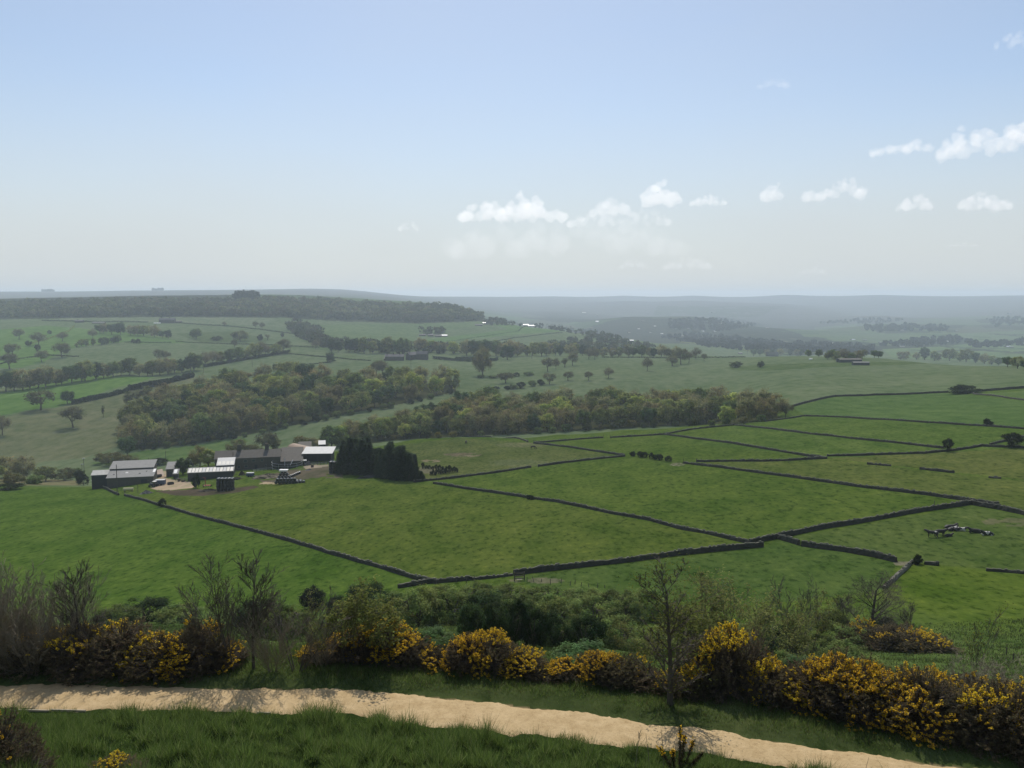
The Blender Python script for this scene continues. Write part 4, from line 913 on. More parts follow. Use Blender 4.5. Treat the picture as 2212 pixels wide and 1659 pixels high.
# long shed with clear roof panels
o, L, hf, hb, rf = shed('long_shed', 'long dark shed with a row of pale translucent roof panels', 'shed', Z(942, 458), Z(1312, 436), 4.6, 2.9, 3.9, DARKSHEET, SHEET)
LS = list(LAST)
for i in range(13): roof_light(rf, L * i / 13 + .14, L * (i + 1) / 13 - .14, (0, hf), (4.6, hb), .04, .93, CLEAR if i not in (4, 6, 8, 10) else PALESHEET)
A, B = LAST; d2 = (B - A)[:2]; n2 = np.array((-d2[1], d2[0])) / np.hypot(*d2)
o, L2 = offset_shed('long_shed', 'taller pale roofed end block rising behind the translucent roof shed', 'shed', np.r_[A[:2] + d2 * .62 + n2 * 4.9, 0], np.r_[A[:2] + d2 * .99 + n2 * 4.9, 0], 6.5, 4.6, 6.4, DARKSHEET, PALESHEET, min(A[2], B[2]))
for i in range(4): roof_light(o, L2 * i / 4 + .2, L2 * (i + 1) / 4 - .2, (0, 4.63), (6.5, 6.43), .05, .5, CLEAR)
# farmhouse
o, L, hf, hb, rf = shed('farmhouse', 'long dark stone farmhouse with two ridge chimneys', 'farmhouse', Z(1165, 384), Z(1698, 358), 9.5, 5.3, 5.3, GRIT, SLATE, 2.6)
for i, fx in enumerate((.36, .785)):
    c = MB(); c.box((L * fx, 4.75, hf + 2.2), (1.7, .9, 2.9)); ch = c.obj('chimney', GRIT, rf)
    for j in (-.5, 0, .5): p = MB(); p.tubes([(L * fx + j, 4.75, hf + 5.1)], [(L * fx + j, 4.75, hf + 5.6)], .14, .11, 8); p.obj('chimney_pot', RUST, ch)
for fx, z, w in ((.46, 3.3, 1.7), (.585, 3.3, 1.5), (.715, 3.4, 1.1), (.47, .9, 1.5), (.77, .8, .8), (.36, .7, 1.2)): window(o, L * fx, z, w, 1.25)
door(o, L * .62, 1.1, 2.1)
shed('outhouse', 'lower grey slated outhouse joined to the right end of the farmhouse', 'outhouse', Z(1702, 358), Z(1876, 340), 11.5, 2.6, 6.6, GRIT, SLATE)
# dutch barn
A = at(*Z(1745, 262)); B = at(*Z(1848, 266)); Wb = 7.5
db = thing('dutch_barn', 'round roofed rusty barn showing behind the farmhouse', 'barn', (A[0], A[1], A[2]), math.atan2(B[1] - A[1], B[0] - A[0]) - .45)
m_ = MB(); k = 14; Lb = 15.; AA = np.linspace(0, math.pi, k + 1)
Vt = [(x, Wb / 2 - Wb / 2 * math.cos(a) * rr_, 3.0 + 2.9 * math.sin(a) * rr_) for rr_ in (1, .985) for x in (0, Lb) for a in AA]
m_.add(Vt, [(i, i + 1, i + k + 2, i + k + 1) for i in range(k)] + [(i + 2 * (k + 1), i + 1 + 2 * (k + 1), i + k + 2 + 2 * (k + 1), i + k + 1 + 2 * (k + 1)) for i in range(k)]); m_.obj('roof', RUST, db, True)
m_ = MB(); m_.box((Lb / 2, .1, -2), (Lb, .2, 5.0)); m_.box((Lb / 2, Wb - .1, -2), (Lb, .2, 5.0)); m_.add([(Lb - .1, Wb / 2 - Wb / 2 * math.cos(a) * .98, 3.0 + 2.9 * math.sin(a) * .98) for a in AA] + [(Lb - .1, Wb / 2, 3)], [(i, i + 1, k + 1) for i in range(k)]); m_.box((Lb - .1, Wb / 2, -2), (.2, Wb - .41, 5.0)); m_.obj('wall', DARKSHEET, db)
shed('barn', 'low dark roofed barn between the round roofed barn and the white roof', 'barn', Z(1845, 262), Z(1945, 258), 8, 3.5, 5.5, DARKSHEET, SLATE)
o, L, hf, hb, rf = shed('open_barn', 'open fronted dark barn under a big pale sheet roof', 'barn', Z(1886, 318), Z(2108, 312), 9., 4.3, 5.4, DARKSHEET, PALESHEET, None, .8, None, True, 0, .05)
m_ = MB(); m_.box((L * .45, 5.0, -1), (L * .86, .2, 5.6)); m_.obj('back_panel', DARKSHEET, o)
shed('lean_to_shed', 'pale roofed lean-to showing behind the big sheet roof', 'shed', Z(2010, 240), Z(2060, 238), 5, 4.5, 5.5, DARKSHEET, PALESHEET)
# round pen of pipe rails
c = at(*Z(1750, 358)); rp = thing('round_pen', 'round slatted tank ringed by pipe rails in front of the outhouse', 'pen', c); Rp = 6.6
k = 40; A_ = np.linspace(0, 2 * math.pi, k + 1); ring = np.c_[Rp * np.cos(A_), Rp * np.sin(A_), 0 * A_]
for z, rr_ in ((.6, .07), (1.9, .08), (3.0, .09)):
    m_ = MB(); q = ring + np.array((0, 0, z)); m_.tubes(q[:-1], q[1:], rr_, rr_, 5); m_.obj('rail', STEEL, rp)
for i in range(0, k, 4):
    m_ = MB(); m_.tubes([ring[i] + (0, 0, -.6)], [ring[i] + (0, 0, 3.05)], .08, .08, 5); m_.obj('post', STEEL, rp)
m_ = MB(); k2 = 24; A2 = np.linspace(0, 2 * math.pi, k2 + 1)
m_.add([(Rp * .72 * math.cos(a), Rp * .72 * math.sin(a), z) for z in (-.6, 1.7) for a in A2], [(i, i + 1, i + k2 + 2, i + k2 + 1) for i in range(k2)]); m_.obj('tank', DARKSHEET, rp)
m_ = MB(); m_.tubes([(-.8, -1, 1.2), (1.8, -1.5, 1.6)], [(-1.3, 1.4, 4.2), (2.2, 1.6, 3.4)], .14, .14, 6); m_.obj('pipe', STEEL, rp)
ld = thing('machine', 'white machine with a boom parked behind the round pen', 'machine', at(*Z(1822, 322)), .1)
m_ = MB(); m_.box((0, 0, .5), (2.2, 1.4, 1.2)); m_.box((-1.6, 0, 1.4), (1.6, .3, .3)); m_.obj('body', WHITE, ld); m_ = MB(); m_.box((.3, 0, 1.7), (1.3, 1.2, 1.1), 0, None, .85); m_.obj('cab', WHITE, ld)
for sx in (-.7, .7): m_ = MB(); m_.tubes([(sx, -.75, .45)], [(sx, .75, .45)], .45, .45, 12); m_.obj('wheel', TYRE, ld)
# red farm implement
ri = thing('cultivator', 'red folding farm implement standing on the grass by the black bale stack', 'implement', at(*Z(1100, 512)), .2)
m_ = MB(); m_.box((0, 0, .5), (2.6, .9, .22)); m_.box((0, .7, .5), (2.0, .16, .2)); m_.obj('frame', REDP, ri)
m_ = MB(); m_.tubes([(-.6, 0, .7), (-.7, 0, 3.0), (-.6, 0, 3.6)], [(-.7, 0, 3.0), (-.6, 0, 3.6), (-1.6, 0, 3.9)], [.16, .13, .1], [.13, .1, .06], 6); m_.obj('boom', REDP, ri)
for sx in (-1.1, -.4, .3, 1.0): m_ = MB(); m_.tubes([(sx, -.4, .7), (sx, -.55, .4)], [(sx, -.55, .4), (sx, -.3, -.1)], .06, .05, 4); m_.obj('tine', STEEL, ri)
for sx in (-1.45, 1.45): m_ = MB(); m_.tubes([(sx - .12, .2, .42)], [(sx + .12, .2, .42)], .42, .42, 12); m_.obj('wheel', TYRE, ri)
# wrapped bales: every bale a thing
def bale_mesh():
    m_ = MB(); k = 16; A_ = np.linspace(0, 2 * math.pi, k + 1)[:-1]; prof = [(0, 0), (.42, 0), (.56, .05), (.61, .16), (.62, .6), (.61, 1.04), (.56, 1.15), (.42, 1.2), (0, 1.2)]
    V = [(r_ * math.cos(a), r_ * math.sin(a), z - .6) for r_, z in prof for a in A_]; m_.add(V, [(j * k + i, j * k + (i + 1) % k, (j + 1) * k + (i + 1) % k, (j + 1) * k + i) for j in range(len(prof) - 1) for i in range(k)]); return m_.mesh('bale', WRAP, True)
BM = bale_mesh()
def bale(pos, lying, rz, label, group):
    o = link('bale', BM, None, pos); o.rotation_euler = (0, R(90), rz) if lying else (0, 0, rz); return tag(o, label, 'bale', group)
def stack(a, nx, ny, nz, label, group, rot):
    p = at(*a); ca, sa = math.cos(rot), math.sin(rot); r = np.random.default_rng(nx)
    for i in range(nx):
        for j in range(ny):
            for k_ in range(nz):
                x, y = (i - (nx - 1) / 2) * 1.27, j * 1.27 + .6; X = p[0] + x * ca - y * sa + r.uniform(-.05, .05); Y = p[1] + x * sa + y * ca + r.uniform(-.05, .05)
                bale((X, Y, p[2] + .55 + k_ * 1.2), False, r.uniform(0, 6), label, group)
stack(Z(1242, 546), 5, 2, 4, 'black wrapped round bale standing on end in the tall stack before the long shed', 'bales in the stack before the long shed', .05)
stack(Z(2138, 402), 4, 2, 4, 'black wrapped round bale standing on end in the tall stack beside the conifers', 'bales in the stack beside the conifers', .0)
p = at(*Z(1770, 488)); e = np.array((1, .08)); f_ = np.array((-.08, 1)); r = np.random.default_rng(4)
for i in range(9): bale((*(p[:2] + e * (i - 4) * 1.27 + f_ * .7), p[2] + .55), True, 1.62, 'black wrapped round bale lying in the lower layer of the front pile', 'bales in the lower front pile')
for i in range(6): bale((*(p[:2] + e * (i - 3.6) * 1.27 + f_ * .7), p[2] + 1.6), True, 1.62, 'black wrapped round bale lying in the upper layer of the front pile', 'bales in the upper front pile')
for i in range(7): bale((*(p[:2] + e * (i - 3.2) * 1.27 + f_ * 2.1), p[2] + .6), True, 1.62, 'black wrapped round bale half hidden behind the front pile', 'bales behind the front pile')
p = at(*Z(1745, 444))
for k_, n_ in enumerate((4, 3, 2)):
    for i in range(n_): bale((*(p[:2] + e * (i - (n_ - 1) / 2) * 1.27 - e * 1.0), p[2] + .6 + k_ * 1.13), True, 1.62, 'black wrapped round bale in the stepped pile under the white sheet', 'bales under the white sheet')
t = MB(); t.box((0, 0, 0), (3.4, 1.8, .1)); t.box((0, -.9, -.5), (3.4, .05, .55)); sh = t.obj('white_sheet', WHITE); sh.location = (p[0] - 1.0, p[1] + .1, p[2] + 3.56); tag(sh, 'white sheet laid over the top of the stepped bale pile', 'sheet')
for i in range(6): q = at(*Z(1778 + i * 14, 436 - i * 6)); bale((q[0], q[1], q[2] + .58), True, .35, 'grey glinting round bale in the slanting row beside the stepped pile', 'bales in the slanting row')
# wind turbines, tiny on the far skyline
for i, (x, y) in enumerate(((459,627.5),(531,626.5),(563,626.5),(592,626.5))):
    p = at(x, y); h = size_at(p, 6.5); o = thing('wind_turbine', '%s tiny pale wind turbine from the left on the far left skyline' % ORD[i], 'wind turbine', p, 0, 1, 'wind turbines on the skyline')
    m_ = MB(); m_.tubes([(0, 0, -3)], [(0, 0, h)], h * .035, h * .02, 6); m_.obj('tower', PALESHEET, o); m_ = MB(); m_.box((0, -h * .03, h - .3), (h * .05, h * .12, h * .05)); m_.obj('hub', PALESHEET, o)
    for k_ in range(3): a_ = .5 + i + k_ * 2.094; m_ = MB(); m_.tubes([(0, -h * .07, h)], [(h * .55 * math.cos(a_), -h * .07, h + h * .55 * math.sin(a_))], h * .022, h * .008, 4); m_.obj('blade', PALESHEET, o)
# odds and ends about the yard
def pallets(x, y, n_, label, rot):
    o = thing('pallet_stack', label, 'pallets', at(x, y), rot)
    for k_ in range(n_):
        m_ = MB()
        for i in range(5): m_.box((-.48 + .24 * i, 0, .11 + .16 * k_), (.14, 1.2, .03))
        for i in (-.5, 0, .5): m_.box((0, i, .16 * k_), (1.15, .12, .105))
        m_.obj('pallet', WOOD, o)
pallets(*Z(872, 466), 8, 'stack of old pallets by the dark annexe', .3); pallets(*Z(905, 470), 5, 'lower stack of old pallets before the long shed', -.2); pallets(*Z(1955, 352), 7, 'stack of old pallets before the open barn', .1)
def hurdle(a, b, n_, label, h=1.25):
    A = at(*a); B = at(*b); L = math.hypot(*(B - A)[:2]); o = thing('hurdle_fence', label, 'fence', A, math.atan2(B[1] - A[1], B[0] - A[0])); dz = B[2] - A[2]
    for i in range(n_ + 1): m_ = MB(); m_.box((L * i / n_, 0, dz * i / n_ - .4), (.14, .14, h + .4)); m_.obj('post', WOOD, o)
    for z in (.35, .75, 1.15): m_ = MB(); m_.tubes([(0, 0, z)], [(L, 0, z + dz)], .06, .06, 5); m_.obj('rail', STEEL, o)
hurdle(Z(1890, 342), Z(2075, 330), 7, 'rail fence running before the open fronted barn'); hurdle(Z(845, 462), Z(945, 462), 4, 'short rail fence between the annexe and the long shed'); hurdle(Z(1470, 392), Z(1620, 372), 5, 'rail fence below the farmhouse wall')
cart('trailer', 'empty flat trailer beside the black bale stack', 'trailer', at(*Z(1335, 452)), 3.6, 1.9, .25, WOOD, .35, .1); cart('trailer', 'small dark trailer under the rusty canopy', 'trailer', at(*Z(705, 436)), 2.6, 1.5, .8, plain('dark_paint', (.04, .045, .06)), .35, .6)
tractor(at(*Z(1905, 336)), .4, 'small dark tractor parked under the front of the open barn', plain('dark_paint', (.04, .045, .06)))
heap('rubble_heap', 'small pale heap of stone on the dirt beside the grass patch', 'heap', *Z(1930, 375), 1.6, 1.0, .6, RUBBLE, 9); heap('dung_heap', 'long brown heap at the edge of the dirt track', 'heap', *Z(1120, 545), 4.5, 1.6, .9, plain('brown_heap', (.05, .043, .032)), 10)
# poles
def pole(x, y, hpx, label, cross=True, lean=0.0, group='utility poles', r_=.16, lamp=False):
    p = at(x, y); h = size_at(p, hpx); o = thing('utility_pole', label, 'pole', p, 0, 1, group); r_ = max(r_, size_at(p, .75) / 2)
    m_ = MB(); m_.tubes([(0, 0, -.5)], [(lean * h, 0, h)], r_, r_ * .75, 6); m_.obj('post', WOOD, o)
    if cross: m_ = MB(); m_.box((lean * h, 0, h - .7), (1.5, .16, .16)); m_.obj('crossarm', WOOD, o)
    if lamp:
        m_ = MB(); m_.box((lean * h + .2, 0, h), (1.6, .4, .35), .4); m_.obj('insulator', PALESHEET, o)
    return o
pole(*Z(100, 402), 29, 'dark pole with a pale fitting at the left of the lean-tos', False, lamp=True); pole(*Z(84, 408), 19, 'shorter pole with a pale fitting just left of the taller one', False, lamp=True)
pole(*Z(368, 578), 60, 'slender dark pole rising in front of the barn', False, .02); pole(*Z(537, 562), 22, 'thin bare stake on the grass before the barn', False, r_=.08)
pole(*Z(768, 392), 43, 'tall dark pole behind the stone shed', False); pole(*Z(624, 330), 14, 'short dark pole on the skyline behind the barn roof', False); pole(*Z(1314, 376), 38, 'dark pole standing against the farmhouse front', False)
pole(545, 793, 21, 'utility pole in the field beside the long tree row'); pole(628, 764, 17, 'utility pole among the trees of the long row'); pole(440, 806, 11, 'short utility pole at the left tip of the valley wood')
pole(888, 808, 30, 'tall utility pole between the hamlet and the valley wood'); pole(1149, 776, 26, 'utility pole in front of the belt right of the hamlet', False); pole(1614, 765, 18, 'far utility pole left of the bungalow')
# conifers by the farm, saplings of the new planting
cx = lambda zx, zy: (553 + zx * .211, 916 + zy * .211)
_cs = [(850,500,52),(890,505,66),(930,510,74),(970,512,80),(1010,515,76),(1050,518,80),(1090,520,82),(1130,522,80),(1170,526,70),(1210,532,62),(1250,540,60),(1290,548,66),(1330,555,74),(1370,560,78),(1410,566,78),(1450,570,78),(1490,575,74),(1530,578,72),(1570,580,62),(1610,583,54),(1645,586,42),(1690,586,24),(1710,583,16)]
for i, (zx, zy, h) in enumerate(_cs):
    x, y = cx(zx, zy); h *= (.84, .97, .88, 1.0, .78)[i % 5]; tree(x, y, h, 'conifer', '%s dark conifer from the left in the front of the clump beside the farm' % ORD[i], 'conifers beside the farm', max(17, h * .45))
for i, (zx, zy, h) in enumerate(_cs[1:-3]):
    h *= (.98, .80, .90)[i % 3]
    x, y = cx(zx + 15, zy - 42 + (i * 37 % 13)); tree(x, y, h * .97, 'conifer', 'dark conifer in the back rows of the black clump beside the farm', 'back row conifers beside the farm', max(17, h * .45))
_r = np.random.default_rng(12)
for i in range(9): x = 829.5 + 290 * .289 + i * 7.2; tree(x, 916 + (335 + i * 2) * .289 + _r.uniform(-1, 1), _r.uniform(8, 14), 'darkbush', '%s dark sapling from the left in the upper row of the new planting' % ORD[i], 'upper row of saplings', 8, 'sapling', 'sapling')
for i in range(11): x = 829.5 + 350 * .289 + i * 5.6; tree(x, 916 + (385 - i * 2.2) * .289 + _r.uniform(-1, 1), _r.uniform(8, 14), 'darkbush', '%s dark sapling from the left in the lower row of the new planting' % ORD[i], 'lower row of saplings', 7, 'sapling', 'sapling')
# trees and bushes round the farm
for zx, zy, h, w, k_, lab in ((330,335,26,42,'willow','yellow green bushy willow left behind the barn'),(440,335,22,44,'willow','yellow green bushy willow right behind the barn'),(250,320,20,34,'willow','dull yellow bush left of the willows'),(700,335,14,40,'darkbush','dark bush between the barn and the tall pole'),
 (905,412,36,30,'dark','dark green round tree between the shed and the clear roof'),(1010,520,31,17,'darkbush','dark green upright shrub at the edge of the farmyard'),(1040,345,44,40,'brown','grey bare tree left behind the clear roofed shed'),(1110,345,38,36,'olive','leafing tree right behind the clear roofed shed'),(985,345,22,30,'bush','bush at the foot of the grey bare tree'),
 (1340,250,32,44,'willow','rounded olive tree behind the left chimney'),(1590,250,48,50,'oak','big bare tree behind the right chimney'),(1660,240,30,30,'thin','pale slim tree beside the big bare one'),(1470,240,20,40,'willow','olive scrub between the two chimneys'),(1870,200,26,46,'willow','olive scrub behind the round roofed barn'),(1960,190,22,30,'brown','brown scrub right of the olive scrub'),(2112,190,42,44,'oak','dark forked bare tree behind the big sheet roof'),(2040,195,24,34,'brown','brown scrub left of the dark forked tree'),(2190,190,30,40,'olive','green scrub right of the dark forked tree'),
 (60,480,24,22,'darkbush','dark bush by the lean-tos at the left of the barn'),(95,500,22,24,'darkbush','dark bush against the lean-to wall'),(1260,290,14,34,'bush','low scrub behind the farmhouse left end')):
    x, y = Z(zx, zy); tree(x, y, h, k_, lab, None, w)
for i, (x, y, h, w, k_) in enumerate(((12,1032,42,44,'brown'),(52,1036,46,44,'brown'),(98,1040,30,44,'olive'),(140,1038,24,40,'willow'),(30,1046,22,40,'willow'),(165,1030,18,30,'bush'),(-12,1040,40,44,'olive'),(75,1046,18,36,'bush'))):
    tree(x, y, h, k_, '%s scrub tree in the thicket at the left of the farm' % ORD[i], 'thicket left of the farm', w)
# ------------------------------------------------------------------ houses farther off
HW = plain('house_stone', (.075, .07, .062), .9, .2, .3); HR = plain('house_slates', (.13, .12, .125), .8, .2, .3); LITROOF = plain('bright_metal_roof', (.62, .63, .65), .35, .05, .3, .2)
def house(x, y, wpx, hpx, label, nch=2, roofm=HR, wallm=HW, nwin=4, depth=8., group=None, lights=0, cat='house', name='house', ridge=.35, rot=0.0):
    p = at(x, y); w = size_at(p, wpx); h = size_at(p, hpx); o = thing(name, label, cat, p, rot, 1, group); hw = h * (1 - ridge)
    b = MB(); b.box((0, depth / 2, -1.5), (w, depth, hw + 1.5)); V = [(sx * w / 2, y_, z_) for sx in (-1, 1) for y_, z_ in ((0, hw), (depth, hw), (depth / 2, h - .1))]; b.add(V, [(0, 1, 2), (3, 5, 4)]); b.obj('wall', wallm, o)
    r_ = MB(); slab(r_, (-.4, hw - .1), (depth / 2, h), -w / 2 - .3, w / 2 + .3, .2); slab(r_, (depth + .4, hw - .1), (depth / 2 + .002, h), -w / 2 - .3, w / 2 + .3, .2); rf = r_.obj('roof', roofm, o)
    for i in range(nch): c = MB(); c.box((-w / 2 + w * (i + .3) / max(1, nch), depth / 2, h - .2), (1.3, 1.0, h * .28 + .4)); c.obj('chimney', wallm, rf)
    for i in range(nwin): c = MB(); c.box((-w / 2 + w * (i + .5) / nwin, -.03, hw * .55), (w / nwin * .35, .1, hw * .28)); c.obj('window', GLASS, o)
    for i in range(lights): roof_light(rf, -w / 2 + w * (i + .4) / lights, -w / 2 + w * (i + .4) / lights + 1.3, (0, hw + .1), (depth / 2, h + .1), .3, .7, WHITE)
    return o
house(360, 698, 31, 10, 'long dark house with two left chimneys on the top lane', 2, lights=4, nwin=6); house(383, 698, 14, 4.6, 'low outbuilding at the right end of the long house', 0, nwin=1, ridge=.3)
for x_ in (334, 339, 344): house(x_, 699, 3.2, 1.8, 'small white shed in the row left of the long house', 0, WHITE, WHITE, 0, 3., 'white sheds by the long house', cat='shed', name='garden_shed')
house(170, 697, 15, 5, 'dark low farm building left of the tree row on the top lane', 1, nwin=2); house(212, 699, 24, 3, 'low pale roofed shed on the top lane', 0, SHEET, HW, 0, cat='shed', name='farm_shed')
house(852, 779, 40, 13, 'two storey slate roofed hamlet house on the left', 3, nwin=5, rot=.05); house(893, 777, 22, 16, 'dark gabled hamlet house in the middle', 1, nwin=2, rot=.9); house(911, 777, 24, 18, 'brown roofed hamlet house with roof lights on the right', 2, lights=3, nwin=3, rot=-.1); house(833, 779, 8, 6, 'small outhouse at the left end of the hamlet', 0, nwin=1, name='outhouse')
tag(house(943, 774, 5, 3, 'tiny bright white tent roof beside the hamlet hedge', 0, WHITE, WHITE, 0, 4., cat='tent', name='garden_tent'))
for i, (x_, w_, h_) in enumerate(((912, 14, 4), (930, 12, 5), (946, 14, 4.5))): house(x_, 726 + i, w_, h_, ('leftmost', 'middle', 'rightmost')[i] + ' dark building of the far farm on the spur', 1, HR, HW, 2, 9., name='farm_building', cat='building')
house(958, 727, 16, 3.6, 'bright long roofed shed of the far farm on the spur', 0, LITROOF, HW, 0, 12., cat='shed', name='farm_shed')
for i, (x_, y_, w_, m_) in enumerate(((1034,704,16,HR),(1046,700,6,LITROOF),(1136,704,12,LITROOF),(1148,706,15,LITROOF),(1362,738,14,LITROOF),(1342,737,10,HR),(1290,697,7,LITROOF))): house(x_, y_, w_, 3.6, ('dark roofed farm building on the shoulder of the spur', 'tiny pale building beside the dark roofed one on the spur', 'left bright roofed barn on the spur', 'right bright roofed barn on the spur', 'bright roofed barn low on the end of the spur', 'dark house beside the bright barn at the spur end', 'tiny bright roof on the top of the spur')[i], 0, m_, HW, 1, 10., name='farm_building', cat='building')
house(1669, 770, 24, 9, 'bungalow with a brown hipped roof in the crest hedge', 1, SLATE, HW, 3, ridge=.6, name='bungalow'); house(1838, 783, 44, 7.5, 'long dark low shed in front of the copse', 0, SLATE, DARKSHEET, 0, 10., cat='shed', name='farm_shed', ridge=.25); house(1861, 789, 32, 6.5, 'dark flat cabin standing out in the pale field', 0, SHEET, DARKSHEET, 0, 5., cat='cabin', name='cabin', ridge=.15)
house(1752, 777, 5, 2.6, 'tiny white caravan at the edge of the copse', 0, WHITE, WHITE, 0, 3., cat='caravan', name='caravan', ridge=.1); house(1600, 765, 8, 3, 'small grey building on the far crest', 0, SHEET, HW, 1, name='farm_building', cat='building')
_r = np.random.default_rng(31)
_far = [(1536,711,5),(1658,710,7),(1510,693,5),(1496,704,4),(1487,711,4),(1540,676,4),(1575,683,4),(1740,747,6),(1800,743,9),(1845,735,8),(1870,736,7),(1950,750,10),(1984,744,10),(1996,744,8),(2022,735,5),(2068,716,5),(2110,743,8),(2180,750,9),(2182,678,7),(2188,751,6),(2210,744,7),(1845,757,9),(1655,760,8),(1390,695,6),(1380,712,5),(1415,706,5),(1430,722,5),(1450,700,5),(1405,720,4),(1360,720,5),(1462,712,5),(1475,726,4),(1262,677,8),(1290,682,5),(1222,664,4),(1400,677,4),(1545,717,5),(1560,700,4),(1520,717,4),(1950,715,5),(2050,739,8),(1905,741,7)]
for x_, y_, w_ in _far: house(x_, y_, w_, 2.0, 'tiny bright roofed building far off in the hazy valley', 0, LITROOF if _r.uniform() < .55 else SHEET, HW, 0, 16., 'buildings in the hazy valley', name='valley_building', cat='building', rot=_r.uniform(-.5, .5))
# ------------------------------------------------------------------ cattle, horses
def skin_mesh(nm, verts, edges, radii, mat, sub=1):
    me = bpy.data.meshes.new(nm); me.from_pydata(verts, edges, []); o = bpy.data.objects.new(nm, me); COL.objects.link(o)
    o.modifiers.new('skin', 'SKIN'); sv = me.skin_vertices[0].data
    for i, q in enumerate(radii): sv[i].radius = (q, q); sv[i].use_root = i == 0
    sb = o.modifiers.new('sub', 'SUBSURF'); sb.levels = sb.render_levels = sub
    dg = bpy.context.evaluated_depsgraph_get(); r_ = bpy.data.meshes.new_from_object(o.evaluated_get(dg)); bpy.data.objects.remove(o)
    r_.materials.clear(); r_.materials.append(mat); r_.polygons.foreach_set('use_smooth', np.ones(len(r_.polygons), bool)); return r_
def hide(nm, dark, light, cut, scale=1.1):
    m, n, l = new_mat(nm); tc = n.new('ShaderNodeTexCoord'); f = noise(n, l, tc.outputs['Object'], scale, 2, .4)
    c = ramp(n, l, f, [(cut - .01, dark), (cut + .01, light)]); b = N(n, 'ShaderNodeBsdfPrincipled', Roughness=.7); l.new(c, b.inputs['Base Color']); out(n, l, b.outputs[0]); return m
BLK = hide('black_hide', (.012, .011, .011), (.02, .018, .017), .6); PIED = hide('black_white_hide', (.012, .011, .011), (.50, .48, .44), .52, 1.3)
def beast(mat, kind_, nm):
    v, e, r_ = [], [], []
    def chain(start, pts):
        k = start
        for p in pts:
            v.append(p[:3]); r_.append(p[3]); j = len(v) - 1
            if k is not None: e.append((k, j))
            k = j
        return k
    if kind_ == 'stand':
        chain(None, [(-.05, 0, 1.02, .37)]); rr_ = chain(0, [(-.45, 0, 1.06, .36), (-.85, 0, 1.14, .28)]); ff = chain(0, [(.45, 0, 1.04, .36), (.75, 0, 1.10, .28)])
        chain(ff, [(1.02, 0, 1.28, .19), (1.3, 0, 1.38, .16), (1.58, 0, 1.24, .10)])
        for s in (-1, 1):
            chain(rr_, [(-.80, s * .2, .85, .17), (-.70, s * .22, .62, .11), (-.92, s * .22, .42, .07), (-.86, s * .22, 0, .07)]); chain(ff, [(.62, s * .2, .72, .13), (.63, s * .21, .42, .075), (.64, s * .21, 0, .065)])
        chain(rr_, [(-1.08, 0, 1.16, .05), (-1.14, 0, .55, .035)]); chain(6, [(1.25, .2, 1.46, .04)]); chain(6, [(1.25, -.2, 1.46, .04)])
    elif kind_ == 'lie':
        chain(None, [(0, 0, .42, .42)]); rr_ = chain(0, [(-.5, .05, .40, .40), (-.9, .05, .38, .28)]); ff = chain(0, [(.5, 0, .42, .36), (.78, 0, .5, .27)])
        chain(ff, [(1.0, 0, .78, .18), (1.25, 0, .92, .15), (1.52, 0, .80, .10)])
        for s in (-1, 1):
            chain(rr_, [(-.75, s * .38, .28, .16), (-.35, s * .52, .12, .09), (-.75, s * .55, .08, .06)]); chain(ff, [(.75, s * .3, .22, .13), (1.05, s * .32, .1, .07), (.75, s * .36, .07, .06)])
        chain(rr_, [(-1.15, .05, .3, .05), (-1.2, .3, .06, .035)]); chain(6, [(1.2, .2, 1.0, .04)]); chain(6, [(1.2, -.2, 1.0, .04)])
    else:
        chain(None, [(0, 0, 1.25, .31)]); rr_ = chain(0, [(-.45, 0, 1.28, .31), (-.75, 0, 1.32, .26)]); ff = chain(0, [(.45, 0, 1.25, .30), (.68, 0, 1.25, .25)])
        chain(ff, [(.98, 0, .98, .17), (1.22, 0, .62, .12), (1.32, 0, .35, .12), (1.42, 0, .08, .08)])
        for s in (-1, 1):
            chain(rr_, [(-.70, s * .17, .98, .16), (-.62, s * .19, .74, .10), (-.84, s * .19, .52, .06), (-.80, s * .19, 0, .06)]); chain(ff, [(.55, s * .16, .82, .11), (.56, s * .17, .48, .06), (.56, s * .17, 0, .055)])
        chain(rr_, [(-1.0, 0, 1.2, .08), (-1.08, 0, .6, .06)])
    return skin_mesh(nm, v, e, r_, mat)
CATT = {'sb': beast(BLK, 'stand', 'cow'), 'sp': beast(PIED, 'stand', 'cow'), 'lb': beast(BLK, 'lie', 'cow'), 'lp': beast(PIED, 'lie', 'cow'), 'h': beast(hide('bay_coat', (.018, .012, .009), (.03, .02, .014), .6), 'graze', 'horse')}
def animal(x, y, k_, rot, sc_, label, cat, nm): p = at(x, y); return tag(link(nm, CATT[k_], None, (p[0], p[1], p[2] - .02), rot, sc_), label, cat, 'grazing cattle' if nm == 'cow' else 'grazing horses')
animal(2030, 1159, 'sb', .05, 1.05, 'black cow standing side on, head to the right', 'cow', 'cow'); animal(2014, 1161, 'sp', 2.6, 1.0, 'black and white cow standing turned away at the left of the herd', 'cow', 'cow')
animal(2053, 1142, 'lb', .1, 1.1, 'black cow lying at the back of the herd', 'cow', 'cow'); animal(2058, 1146, 'lp', .35, 1.0, 'black and white cow lying just before the black one at the back', 'cow', 'cow'); animal(2073, 1147, 'lp', -.4, 1.0, 'black and white cow lying at the right of the back pair', 'cow', 'cow')
animal(2049, 1159, 'lb', .1, .72, 'small black calf lying in the middle of the herd', 'calf', 'cow'); animal(2107, 1151, 'lb', 2.9, 1.1, 'black cow lying apart towards the right', 'cow', 'cow'); animal(2133, 1156, 'lp', 3.0, 1.0, 'black and white cow lying farthest to the right', 'cow', 'cow')
